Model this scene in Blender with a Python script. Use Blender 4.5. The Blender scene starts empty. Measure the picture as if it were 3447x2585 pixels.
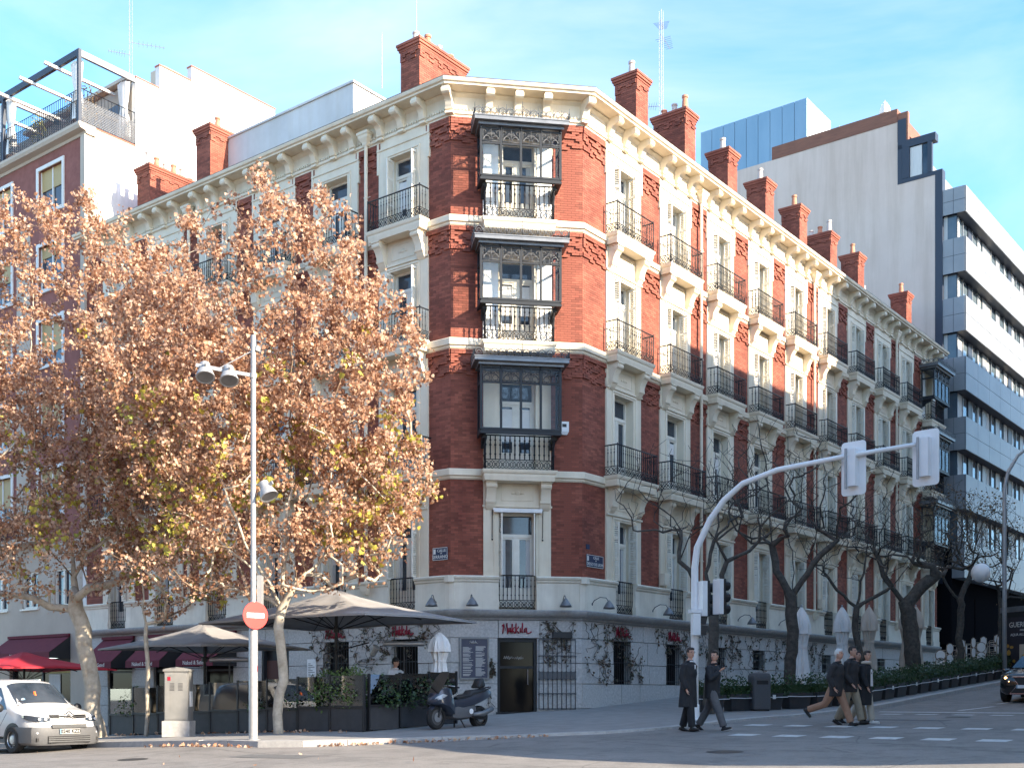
import bpy, math, random
import numpy as np
from mathutils import Vector, Matrix
random.seed(7)
R = math.radians
SC = bpy.context.scene
COL = SC.collection

# ------------------------------------------------------------------ camera, sky, sun, exposure
cam_d = bpy.data.cameras.new('camera'); cam = bpy.data.objects.new('camera', cam_d); COL.objects.link(cam)
cam.location = (0, 0, 1.6); cam.rotation_euler = (R(90), 0, 0)
cam_d.sensor_width = 36; cam_d.lens = 40.82; cam_d.shift_y = 0.303; cam_d.clip_end = 3000
SC.camera = cam
SUN_AZ, SUN_EL = 123.5, 24.0            # clockwise from +Y
W = bpy.data.worlds.new('World'); SC.world = W; W.use_nodes = True
def sky_world():
    nt = W.node_tree; nt.nodes.clear(); N = nt.nodes.new; L = nt.links.new
    out = N('ShaderNodeOutputWorld'); bg = N('ShaderNodeBackground'); bg.inputs['Strength'].default_value = 0.15
    sky = N('ShaderNodeTexSky'); sky.sky_type = 'NISHITA'; sky.sun_disc = False
    sky.sun_elevation = R(SUN_EL); sky.sun_rotation = R(SUN_AZ); sky.altitude = 600
    sky.air_density = 0.7; sky.dust_density = 0.6; sky.ozone_density = 1.0
    tc = N('ShaderNodeTexCoord'); mp = N('ShaderNodeMapping'); mp.inputs['Scale'].default_value = (1.0, 1.0, 2.4)
    mp.inputs['Rotation'].default_value = (0.25, 0.1, 0.4)
    no = N('ShaderNodeTexNoise'); no.inputs['Scale'].default_value = 2.3; no.inputs['Detail'].default_value = 7
    no.inputs['Roughness'].default_value = 0.55; no.inputs['Distortion'].default_value = 0.5
    rp = N('ShaderNodeValToRGB'); rp.color_ramp.elements[0].position = 0.42; rp.color_ramp.elements[1].position = 0.78
    mix = N('ShaderNodeMix'); mix.data_type = 'RGBA'
    hs = N('ShaderNodeHueSaturation'); hs.inputs['Saturation'].default_value = 1.18; hs.inputs['Value'].default_value = 1.0; hs.inputs['Hue'].default_value = 0.489
    L(tc.outputs['Generated'], mp.inputs['Vector']); L(mp.outputs[0], no.inputs['Vector']); L(no.outputs['Fac'], rp.inputs[0])
    ml = N('ShaderNodeMath'); ml.operation = 'MULTIPLY'; ml.inputs[1].default_value = 0.42
    L(rp.outputs[0], ml.inputs[0]); L(ml.outputs[0], mix.inputs[0])
    L(sky.outputs[0], hs.inputs['Color']); L(hs.outputs[0], mix.inputs[6]); mix.inputs[7].default_value = (2.7, 2.6, 2.45, 1)
    L(mix.outputs[2], bg.inputs['Color']); L(bg.outputs[0], out.inputs['Surface'])
sky_world()
sun_d = bpy.data.lights.new('sun', 'SUN'); sun = bpy.data.objects.new('sun', sun_d); COL.objects.link(sun)
sun_d.energy = 3.5; sun_d.angle = R(0.5); sun_d.color = (1.0, 0.86, 0.66)
_h = Vector((math.sin(R(SUN_AZ)) * math.cos(R(SUN_EL)), math.cos(R(SUN_AZ)) * math.cos(R(SUN_EL)), math.sin(R(SUN_EL))))
sun.rotation_euler = _h.to_track_quat('Z', 'Y').to_euler(); sun.location = (60, -40, 60)
vs = SC.view_settings; vs.view_transform = 'Standard'; vs.look = 'None'; vs.exposure = 2.1; vs.gamma = 1.0; vs.use_curve_mapping = False
SC.render.engine = 'CYCLES'
SC.cycles.max_bounces = 6; SC.cycles.transparent_max_bounces = 12; SC.cycles.glossy_bounces = 3
SC.cycles.diffuse_bounces = 3; SC.cycles.transmission_bounces = 4; SC.cycles.caustics_reflective = False; SC.cycles.caustics_refractive = False

# ------------------------------------------------------------------ street frame: u along the side street, v along the avenue
ANG = math.atan2(0.792, 0.610); CA, SA = math.cos(ANG), math.sin(ANG)
O = (2.288, 37.75)
def W2(u, v): return (O[0] + CA*u - SA*v, O[1] + SA*u + CA*v)
def UV(x, y):
    x -= O[0]; y -= O[1]; return (CA*x + SA*y, -SA*x + CA*y)
def sst(a, b, x):
    t = min(1, max(0, (x-a)/(b-a))); return t*t*(3-2*t)
def G(u, v):                             # height of the pavement surface
    u = max(-60, min(90, u)); d = max(-60, min(40, -v))
    z = 1.13 + (0.04*u if u < 0 else 0.062*u)
    if u < 0: z += 0
    if d < 0: z += 0.033*d
    else: z -= 0.05*min(d, 6)*sst(-6, 8, u)
    return z
def GR(u, v):                            # height of the road surface
    d = -v
    drop = 0.13 + (0.045-0.13)*sst(2, 7, d)*(1-sst(0, 5, u))
    return G(u, v) - drop

# ------------------------------------------------------------------ materials
MATS = {}
def nmat(name):
    m = bpy.data.materials.new(name); m.use_nodes = True; MATS[name] = m
    return m, m.node_tree, m.node_tree.nodes['Principled BSDF']
def mat(name, c, rough=0.7, metal=0.0, c2=None, scale=6.0, bump=0.0, bscale=40.0, spec=0.5, island=0.0, alpha=1.0, detail=5, coat=0, stretch=(1,1,1), streak=0.0):
    m, nt, b = nmat(name); N = nt.nodes.new; L = nt.links.new
    b.inputs['Roughness'].default_value = rough; b.inputs['Metallic'].default_value = metal
    b.inputs['Specular IOR Level'].default_value = spec; b.inputs['Coat Weight'].default_value = coat
    tc = N('ShaderNodeTexCoord')
    mp = N('ShaderNodeMapping'); mp.inputs['Scale'].default_value = stretch; L(tc.outputs['Object'], mp.inputs['Vector'])
    src = None
    if c2 is not None:
        no = N('ShaderNodeTexNoise'); no.inputs['Scale'].default_value = scale; no.inputs['Detail'].default_value = detail; no.inputs['Roughness'].default_value = 0.62
        L(mp.outputs[0], no.inputs['Vector'])
        rp = N('ShaderNodeValToRGB'); rp.color_ramp.elements[0].position = 0.34; rp.color_ramp.elements[1].position = 0.68
        rp.color_ramp.elements[0].color = (*c, 1); rp.color_ramp.elements[1].color = (*c2, 1)
        L(no.outputs['Fac'], rp.inputs[0]); src = rp.outputs[0]
    if island > 0:
        ge = N('ShaderNodeNewGeometry'); hs = N('ShaderNodeHueSaturation'); mr = N('ShaderNodeMapRange')
        mr.inputs['To Min'].default_value = 1-island; mr.inputs['To Max'].default_value = 1+island
        L(ge.outputs['Random Per Island'], mr.inputs['Value']); L(mr.outputs[0], hs.inputs['Value'])
        if src: L(src, hs.inputs['Color'])
        else: hs.inputs['Color'].default_value = (*c, 1)
        src = hs.outputs[0]
    if streak > 0 and src:
        ms = N('ShaderNodeMapping'); ms.inputs['Scale'].default_value = (1.3, 1.3, .10); L(tc.outputs['Object'], ms.inputs['Vector'])
        ns = N('ShaderNodeTexNoise'); ns.inputs['Scale'].default_value = 1.0; ns.inputs['Detail'].default_value = 6; ns.inputs['Roughness'].default_value = .7; L(ms.outputs[0], ns.inputs['Vector'])
        rs = N('ShaderNodeValToRGB'); rs.color_ramp.elements[0].position = .36; rs.color_ramp.elements[1].position = .56; q = 1-streak
        rs.color_ramp.elements[0].color = (q, q*.98, q*.95, 1); rs.color_ramp.elements[1].color = (1, 1, 1, 1); L(ns.outputs['Fac'], rs.inputs[0])
        mm = N('ShaderNodeMix'); mm.data_type = 'RGBA'; mm.blend_type = 'MULTIPLY'; mm.inputs[0].default_value = 1; L(src, mm.inputs[6]); L(rs.outputs[0], mm.inputs[7]); src = mm.outputs[2]
    if src: L(src, b.inputs['Base Color'])
    else: b.inputs['Base Color'].default_value = (*c, 1)
    if bump > 0:
        n2 = N('ShaderNodeTexNoise'); n2.inputs['Scale'].default_value = bscale; n2.inputs['Detail'].default_value = 4; L(mp.outputs[0], n2.inputs['Vector'])
        bm = N('ShaderNodeBump'); bm.inputs['Strength'].default_value = bump; bm.inputs['Distance'].default_value = 0.02
        L(n2.outputs['Fac'], bm.inputs['Height']); L(bm.outputs[0], b.inputs['Normal'])
    return m
def glass_mat(name, tint=(1, 1, 1), refl=0.25, ior=1.5):
    m, nt, b = nmat(name); N = nt.nodes.new; L = nt.links.new
    nt.nodes.remove(b); out = nt.nodes['Material Output']
    tr = N('ShaderNodeBsdfTransparent'); tr.inputs[0].default_value = (*tint, 1)
    gl = N('ShaderNodeBsdfGlossy'); gl.inputs['Roughness'].default_value = 0.02; gl.inputs[0].default_value = (0.95, 0.97, 1, 1)
    fr = N('ShaderNodeFresnel'); fr.inputs[0].default_value = ior
    ad = N('ShaderNodeMath'); ad.operation = 'ADD'; ad.inputs[1].default_value = refl; ad.use_clamp = True
    mx = N('ShaderNodeMixShader'); L(fr.outputs[0], ad.inputs[0]); L(ad.outputs[0], mx.inputs[0]); L(tr.outputs[0], mx.inputs[1]); L(gl.outputs[0], mx.inputs[2])
    L(mx.outputs[0], out.inputs['Surface'])
    return m
def leaf_mat(name, cols, trans=0.3, rough=0.6):
    m, nt, b = nmat(name); N = nt.nodes.new; L = nt.links.new
    ge = N('ShaderNodeNewGeometry'); rp = N('ShaderNodeValToRGB'); cr = rp.color_ramp; cr.interpolation = 'LINEAR'
    while len(cr.elements) < len(cols): cr.elements.new(0.5)
    for i, c in enumerate(cols):
        cr.elements[i].position = i/(len(cols)-1); cr.elements[i].color = (*c, 1)
    L(ge.outputs['Random Per Island'], rp.inputs[0]); L(rp.outputs[0], b.inputs['Base Color']); b.inputs['Roughness'].default_value = rough
    tl = N('ShaderNodeBsdfTranslucent'); L(rp.outputs[0], tl.inputs[0]); mx = N('ShaderNodeMixShader'); mx.inputs[0].default_value = trans
    L(b.outputs[0], mx.inputs[1]); L(tl.outputs[0], mx.inputs[2]); L(mx.outputs[0], nt.nodes['Material Output'].inputs['Surface'])
    return m
def asphalt():
    m, nt, b = nmat('asphalt'); N = nt.nodes.new; L = nt.links.new
    tc = N('ShaderNodeTexCoord')
    def noise(s, d=6, r=0.6):
        n = N('ShaderNodeTexNoise'); n.inputs['Scale'].default_value = s; n.inputs['Detail'].default_value = d; n.inputs['Roughness'].default_value = r
        L(tc.outputs['Object'], n.inputs['Vector']); return n
    a = noise(0.35); f = noise(55, 3, 0.8); p = noise(1.6, 8, 0.7)
    rp = N('ShaderNodeValToRGB'); rp.color_ramp.elements[0].position = .3; rp.color_ramp.elements[1].position = .7
    rp.color_ramp.elements[0].color = (.205, .190, .178, 1); rp.color_ramp.elements[1].color = (.285, .262, .242, 1); L(a.outputs[0], rp.inputs[0])
    r2 = N('ShaderNodeValToRGB'); r2.color_ramp.elements[0].position = .35; r2.color_ramp.elements[1].position = .72
    r2.color_ramp.elements[0].color = (.62, .62, .62, 1); r2.color_ramp.elements[1].color = (1.25, 1.25, 1.25, 1); L(f.outputs[0], r2.inputs[0])
    r3 = N('ShaderNodeValToRGB'); r3.color_ramp.elements[0].position = .40; r3.color_ramp.elements[1].position = .52
    r3.color_ramp.elements[0].color = (.8, .8, .8, 1); r3.color_ramp.elements[1].color = (1, 1, 1, 1); L(p.outputs[0], r3.inputs[0])
    m1 = N('ShaderNodeMix'); m1.data_type = 'RGBA'; m1.blend_type = 'MULTIPLY'; m1.inputs[0].default_value = 1
    m2 = N('ShaderNodeMix'); m2.data_type = 'RGBA'; m2.blend_type = 'MULTIPLY'; m2.inputs[0].default_value = 1
    L(rp.outputs[0], m1.inputs[6]); L(r2.outputs[0], m1.inputs[7]); L(m1.outputs[2], m2.inputs[6]); L(r3.outputs[0], m2.inputs[7])
    vo = N('ShaderNodeTexVoronoi'); vo.feature = 'DISTANCE_TO_EDGE'; vo.inputs['Scale'].default_value = .28
    wv = N('ShaderNodeMapping'); L(tc.outputs['Object'], wv.inputs['Vector']); ad = N('ShaderNodeMix'); ad.data_type = 'RGBA'; ad.inputs[0].default_value = .12
    L(wv.outputs[0], ad.inputs[6]); L(p.outputs['Color'], ad.inputs[7]); L(ad.outputs[2], vo.inputs['Vector'])
    rc = N('ShaderNodeValToRGB'); rc.color_ramp.elements[0].position = .0; rc.color_ramp.elements[1].position = .006; rc.color_ramp.elements[0].color = (.45, .45, .45, 1); rc.color_ramp.elements[1].color = (1, 1, 1, 1); L(vo.outputs['Distance'], rc.inputs[0])
    m3 = N('ShaderNodeMix'); m3.data_type = 'RGBA'; m3.blend_type = 'MULTIPLY'; m3.inputs[0].default_value = .7; L(m2.outputs[2], m3.inputs[6]); L(rc.outputs[0], m3.inputs[7])
    L(m3.outputs[2], b.inputs['Base Color']); b.inputs['Roughness'].default_value = .85
    bm = N('ShaderNodeBump'); bm.inputs['Strength'].default_value = .5; bm.inputs['Distance'].default_value = .01; L(f.outputs[0], bm.inputs['Height']); L(bm.outputs[0], b.inputs['Normal'])
asphalt()
mat('brick', (.195, .052, .034), .85, c2=(.315, .100, .063), scale=.9, island=.28, detail=9)
mat('mortar', (.12, .06, .05), .9)
mat('brick_old', (.22, .075, .060), .85, c2=(.28, .105, .085), scale=3, island=.2)
mat('cream', (.82, .725, .57), .65, c2=(.73, .635, .49), scale=1.2, bump=.08, streak=.10)
mat('cream_plinth', (.83, .765, .64), .7, c2=(.71, .65, .54), scale=1.4, bump=.1, streak=.12)
mat('white_wood', (.84, .79, .69), .5, c2=(.76, .71, .61), scale=3)
mat('white_paint', (.82, .80, .77), .6, c2=(.73, .715, .69), scale=.6, streak=.15)
mat('render_grey', (.54, .53, .525), .8, c2=(.66, .65, .64), scale=.5, bump=.1, bscale=10, streak=.05)
mat('beige_wall', (.58, .465, .40), .85, c2=(.66, .54, .47), scale=.25, bump=.1, bscale=10, detail=8, streak=.12)
mat('pale_wall', (.46, .39, .32), .85, c2=(.53, .455, .375), scale=.8, bump=.1)
mat('granite', (.43, .415, .395), .8, c2=(.62, .60, .575), scale=14, bump=.35, bscale=30, island=.16, detail=9)
mat('granite_dark', (.30, .29, .28), .8, c2=(.40, .385, .37), scale=9, bump=.3, bscale=40)
mat('kerb', (.34, .33, .32), .85, c2=(.44, .425, .41), scale=9, bump=.3, bscale=40, island=.1)
mat('paving', (.23, .22, .212), .8, c2=(.30, .287, .275), scale=2.2, bump=.3, bscale=60)
mat('iron', (.016, .017, .021), .5, metal=.2, spec=.35)
mat('iron_grey', (.10, .105, .115), .5, metal=.4)
mat('zinc', (.16, .165, .175), .45, metal=.5, c2=(.22, .225, .235), scale=3)
mat('dark_frame', (.022, .025, .030), .5, spec=.3)
mat('pane_sky', (.07, .10, .13), .05, spec=.7, c2=(.13, .165, .19), scale=.7)  # reflected sky put into the base colour of the strip windows
mat('iron_cover', (.06, .058, .055), .6, metal=.4, bump=.5, bscale=60)
mat('road_patch', (.11, .107, .104), .9, c2=(.145, .14, .135), scale=9, bump=.4, bscale=70)
mat('steel', (.50, .51, .53), .35, metal=.75, c2=(.42, .43, .45), scale=5)
mat('galv', (.40, .405, .41), .45, metal=.35, c2=(.33, .335, .345), scale=9)
mat('white_metal', (.84, .84, .84), .4, c2=(.76, .765, .77), scale=3)
mat('inner_white', (.88, .87, .84), .6)
mat('panel_grey', (.25, .258, .27), .5, metal=.2, c2=(.30, .306, .315), scale=.6, spec=.4)
mat('navy_trim', (.025, .034, .055), .5)
mat('corten', (.17, .07, .045), .7, c2=(.24, .10, .06), scale=1.5, stretch=(1, 1, 6))
mat('blue_panel', (.17, .30, .42), .3, c2=(.24, .38, .50), scale=.35, spec=.6, stretch=(1, 1, .3))
mat('pale_panel', (.55, .62, .66), .35, c2=(.62, .68, .71), scale=.4)
mat('pane', (.020, .030, .045), .04, spec=.6, c2=(.07, .085, .11), scale=.9)
mat('pane_dark', (.008, .008, .009), .08, spec=.08)
mat('void_shade', (.012, .012, .014), 1.0, spec=0)  # near black paints in the deep shade at the modern block's street level
mat('curtain', (.62, .62, .60), .9, c2=(.50, .50, .49), scale=9, stretch=(8, 8, .2))
mat('wood_blind', (.50, .37, .17), .6, c2=(.42, .30, .13), scale=6, stretch=(1, 1, 12))
mat('interior', (.25, .23, .21), .9)
mat('wall_inside', (.74, .72, .68), .8)
glass_mat('glass', (.98, .985, .98), .0, 1.22)
glass_mat('glass_smoke', (.66, .70, .66), .10)
mat('red_logo', (.33, .012, .035), .5)
mat('slate', (.05, .05, .055), .8, c2=(.08, .08, .085), scale=4)
mat('awning_red', (.115, .010, .022), .85, c2=(.15, .016, .03), scale=5)
mat('canopy_red', (.42, .018, .035), .7)
mat('lettering', (.72, .70, .66), .7)
mat('sign_blue', (.012, .022, .07), .35)
mat('sign_red', (.75, .03, .025), .4)
mat('sign_white', (.85, .85, .85), .4)
mat('plate_white', (.36, .36, .35), .5)
mat('canvas_grey', (.27, .26, .258), .85, c2=(.31, .298, .295), scale=2, bump=.1, bscale=300)
mat('canvas_white', (.84, .82, .79), .85, c2=(.74, .72, .70), scale=3)
mat('canvas_beige', (.58, .50, .42), .85, c2=(.50, .43, .36), scale=3)
mat('plastic_black', (.016, .016, .018), .5)
mat('plastic_grey', (.085, .087, .092), .55, c2=(.10, .10, .107), scale=20)
mat('planter_dark', (.035, .036, .040), .6, c2=(.05, .05, .055), scale=4)
mat('cabinet', (.20, .20, .195), .6, c2=(.26, .255, .245), scale=2, streak=.15)
mat('rubber', (.016, .016, .017), .8)
mat('paint_white', (.60, .60, .605), .25, coat=.6)
mat('paint_black', (.006, .006, .008), .2, coat=1.0)
mat('scooter_paint', (.035, .045, .07), .3, coat=.6, metal=.3)
mat('chrome', (.8, .8, .82), .12, metal=1)
mat('lamp_lens', (.45, .46, .48), .1, spec=.8)
mat('road_white', (.66, .66, .64), .7, c2=(.40, .40, .39), scale=7, detail=9)
mat('bark_plane', (.58, .52, .42), .85, c2=(.36, .30, .23), scale=5, bump=.4, bscale=12, detail=8)
mat('bark_dark', (.050, .043, .036), .9, c2=(.105, .090, .075), scale=8, bump=.7, bscale=25)
mat('twig', (.22, .155, .105), .9)
mat('twig_dark', (.055, .045, .038), .9)
mat('skin', (.52, .29, .21), .55)
mat('hair_dark', (.018, .013, .010), .6)
mat('hair_white', (.62, .61, .59), .6)
mat('coat_black', (.014, .015, .019), .85, c2=(.020, .021, .026), scale=12)
mat('jacket_dark', (.022, .021, .024), .8, c2=(.032, .030, .033), scale=10)
mat('trousers_black', (.016, .017, .021), .85)
mat('trousers_grey', (.085, .085, .092), .85, c2=(.11, .11, .12), scale=9)
mat('trousers_tan', (.30, .16, .10), .85, c2=(.36, .20, .13), scale=9)
mat('trousers_khaki', (.27, .225, .165), .85, c2=(.32, .27, .20), scale=9)
mat('trousers_cream', (.48, .43, .36), .85)
mat('shirt_white', (.70, .71, .74), .8)
mat('shoe_black', (.012, .011, .011), .4)
mat('sneaker_black', (.015, .015, .017), .8)
mat('shoe_white', (.70, .69, .67), .6)
mat('wicker', (.55, .46, .36), .7)
mat('cushion', (.60, .47, .41), .8)
mat('terracotta', (.42, .17, .10), .8, c2=(.50, .24, .15), scale=5)
mat('pot_grey', (.48, .43, .40), .8)
mat('tan_facade', (.46, .36, .26), .8, c2=(.52, .42, .31), scale=.3)
mat('orange', (.8, .16, .03), .5)
mat('yellow_sign', (.30, .22, .02), .6)
mat('poster_dark', (.03, .025, .035), .3)
mat('poster_gold', (.45, .26, .05), .4)
mat('tile_red', (.36, .10, .065), .75, c2=(.42, .14, .09), scale=6)
leaf_mat('leaf_brown', [(.23, .105, .058), (.45, .255, .155), (.62, .40, .275), (.76, .55, .41), (.54, .30, .18), (.28, .12, .065)], .45)
leaf_mat('leaf_yellow', [(.42, .38, .06), (.56, .46, .07), (.30, .33, .06), (.60, .50, .14)], .4)
leaf_mat('leaf_green', [(.022, .050, .016), (.040, .085, .026), (.030, .065, .022), (.060, .11, .035)], .15, .45)
leaf_mat('leaf_bright', [(.06, .12, .03), (.10, .17, .045), (.15, .20, .06)], .3, .45)
leaf_mat('leaf_ivy', [(.07, .08, .045), (.14, .095, .07), (.09, .10, .06), (.17, .11, .085)], .15)
leaf_mat('leaf_dry', [(.16, .10, .05), (.22, .15, .08), (.12, .09, .05)], .2)

# ------------------------------------------------------------------ mesh helpers
class MB:
    def __init__(s): s.v = []; s.f = []
    def add(s, vs_, fs):
        o = len(s.v); s.v += [tuple(p) for p in vs_]; s.f += [tuple(i+o for i in f) for f in fs]; return s
    def box(s, x0, x1, y0, y1, z0, z1):
        return s.add([(x0,y0,z0),(x1,y0,z0),(x1,y1,z0),(x0,y1,z0),(x0,y0,z1),(x1,y0,z1),(x1,y1,z1),(x0,y1,z1)],
                     [(0,3,2,1),(4,5,6,7),(0,1,5,4),(1,2,6,5),(2,3,7,6),(3,0,4,7)])
    def hexa(s, p): # 8 points bottom 4 (ccw), top 4
        return s.add(p, [(0,3,2,1),(4,5,6,7),(0,1,5,4),(1,2,6,5),(2,3,7,6),(3,0,4,7)])
    def quad(s, a, b, c, d): return s.add([a,b,c,d], [(0,1,2,3)])
    def prism(s, poly, axis, a0, a1): # poly of 2d points extruded along axis ('x','y','z')
        n = len(poly)
        def p3(p, a):
            return (a, p[0], p[1]) if axis == 'x' else ((p[0], a, p[1]) if axis == 'y' else (p[0], p[1], a))
        return s.add([p3(p, a0) for p in poly] + [p3(p, a1) for p in poly],
                     [tuple(range(n-1, -1, -1)), tuple(range(n, 2*n))] + [(i, (i+1) % n, n+(i+1) % n, n+i) for i in range(n)])
    def loft(s, rings, closed=True, caps=True):
        n = len(rings[0]); o = len(s.v)
        for r in rings: s.v += [tuple(p) for p in r]
        for k in range(len(rings)-1):
            for i in range(n if closed else n-1):
                j = (i+1) % n
                s.f.append((o+k*n+i, o+k*n+j, o+(k+1)*n+j, o+(k+1)*n+i))
        if caps and closed:
            s.f.append(tuple(o+i for i in range(n-1, -1, -1))); s.f.append(tuple(o+(len(rings)-1)*n+i for i in range(n)))
        return s
    def tube(s, pts, r, n=6, caps=True, flat=None):
        pts = [Vector(p) for p in pts]; rings = []; up = None
        for i, p in enumerate(pts):
            d = (pts[min(i+1, len(pts)-1)] - pts[max(i-1, 0)])
            if d.length < 1e-9: d = Vector((0,0,1))
            d.normalize()
            if up is None: up = Vector((0,0,1)) if abs(d.z) < .9 else Vector((1,0,0))
            a = d.cross(up)
            if a.length < 1e-6: a = d.orthogonal()
            a.normalize(); b = a.cross(d).normalized(); up = b
            rr = r[i] if isinstance(r, (list, tuple)) else r
            k = flat if flat else 1
            rings.append([p + a*math.cos(2*math.pi*j/n)*rr + b*math.sin(2*math.pi*j/n)*rr*k for j in range(n)])
        return s.loft(rings, True, caps)
    def lathe(s, prof, c=(0,0,0), n=12, sx=1, sy=1):
        rings = [[(c[0]+r*sx*math.cos(2*math.pi*j/n), c[1]+r*sy*math.sin(2*math.pi*j/n), c[2]+z) for j in range(n)] for r, z in prof]
        return s.loft(rings)
    def ball(s, c, rx, ry=None, rz=None, n=10, m=6, rot=None):
        ry = ry or rx; rz = rz or rx; rings = []
        for i in range(m+1):
            t = math.pi*i/m; rr = max(math.sin(t), .02); z = -math.cos(t)
            ring = []
            for j in range(n):
                q = Vector((rx*rr*math.cos(2*math.pi*j/n), ry*rr*math.sin(2*math.pi*j/n), rz*z))
                if rot is not None: q = rot @ q
                ring.append(Vector(c)+q)
            rings.append(ring)
        return s.loft(rings)
    def ring(s, c, r, t, n=12, plane='xz', k=4, a0=0, a1=360):
        pts = []
        for i in range(n+1):
            a = R(a0+(a1-a0)*i/n)
            ca, sa = r*math.cos(a), r*math.sin(a)
            pts.append((c[0]+ca, c[1], c[2]+sa) if plane == 'xz' else ((c[0], c[1]+ca, c[2]+sa) if plane == 'yz' else (c[0]+ca, c[1]+sa, c[2])))
        return s.tube(pts, t, k, a1-a0 < 359)
    def merge(s, o, M=None):
        return s.add([(M @ Vector(p)) if M else p for p in o.v], o.f)
    def mesh(s, name, m, smooth=False, auto=None):
        me = bpy.data.meshes.new(name); me.from_pydata(s.v, [], s.f)
        ms = m if isinstance(m, (list, tuple)) else [m]
        for q in ms: me.materials.append(MATS[q])
        if smooth: me.polygons.foreach_set('use_smooth', [True]*len(me.polygons))
        if auto:
            me.polygons.foreach_set('use_smooth', [True]*len(me.polygons)); me.set_sharp_from_angle(angle=R(auto))
        me.update(); return me
    def build(s, name, m, parent=None, smooth=False, auto=None, loc=None, rz=0, **kw):
        return link(name, s.mesh(name, m, smooth, auto), parent, loc, rz, **kw)
def link(name, me, parent=None, loc=None, rz=0, label=None, cat=None, group=None, kind=None):
    o = bpy.data.objects.new(name, me); COL.objects.link(o)
    if parent: o.parent = parent
    if loc: o.location = loc
    if rz: o.rotation_euler[2] = rz
    return tag(o, label, cat, group, kind)
def tag(o, label=None, cat=None, group=None, kind=None):
    if label: o['label'] = label
    if cat: o['category'] = cat
    if group: o['group'] = group
    if kind: o['kind'] = kind
    return o
def thing(name, label, cat, loc=(0,0,0), rz=0, group=None):
    return link(name, None, None, loc, rz, label, cat, group)
def sthing(name, label, cat, u=0, v=0, z=None, rz=0, group=None, gf=G): # placed in the street frame
    x, y = W2(u, v)
    return thing(name, label, cat, (x, y, gf(u, v) if z is None else z), ANG+rz, group)
def copy_tree(o, parent=None, **kw):
    c = o.copy(); COL.objects.link(c); c.parent = parent
    for ch in o.children: copy_tree(ch, c)
    return tag(c, **kw)
def text_mb(txt, size, font_shear=0.0, bold=0.0, align='CENTER', extrude=0.004, res=2, spacing=1.0):
    cu = bpy.data.curves.new('t', 'FONT'); cu.body = txt; cu.size = size; cu.align_x = align; cu.align_y = 'CENTER'; cu.shear = font_shear
    cu.extrude = extrude; cu.resolution_u = res; cu.space_character = spacing; cu.offset = bold
    o = bpy.data.objects.new('t', cu); COL.objects.link(o)
    dg = bpy.context.evaluated_depsgraph_get(); me = o.evaluated_get(dg).to_mesh()
    b = MB(); b.v = [(p.co.x, -p.co.z, p.co.y) for p in me.vertices]; b.f = [tuple(p.vertices) for p in me.polygons]
    o.evaluated_get(dg).to_mesh_clear(); bpy.data.objects.remove(o); bpy.data.curves.remove(cu)
    return b                               # lies in the xz plane, faces -y
def remesh_mb(b, vox=.02, smooth=3):
    me = bpy.data.meshes.new('r'); me.from_pydata(b.v, [], b.f); o = bpy.data.objects.new('r', me); COL.objects.link(o)
    md = o.modifiers.new('r', 'REMESH'); md.mode = 'VOXEL'; md.voxel_size = vox; md.use_smooth_shade = True
    sm = o.modifiers.new('s', 'SMOOTH'); sm.iterations = smooth; sm.factor = .5
    dg = bpy.context.evaluated_depsgraph_get(); dg.update(); ev = o.evaluated_get(dg); m2 = ev.to_mesh()
    r = MB(); r.v = [tuple(p.co) for p in m2.vertices]; r.f = [tuple(p.vertices) for p in m2.polygons]
    ev.to_mesh_clear(); bpy.data.objects.remove(o); bpy.data.meshes.remove(me)
    return r
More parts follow.
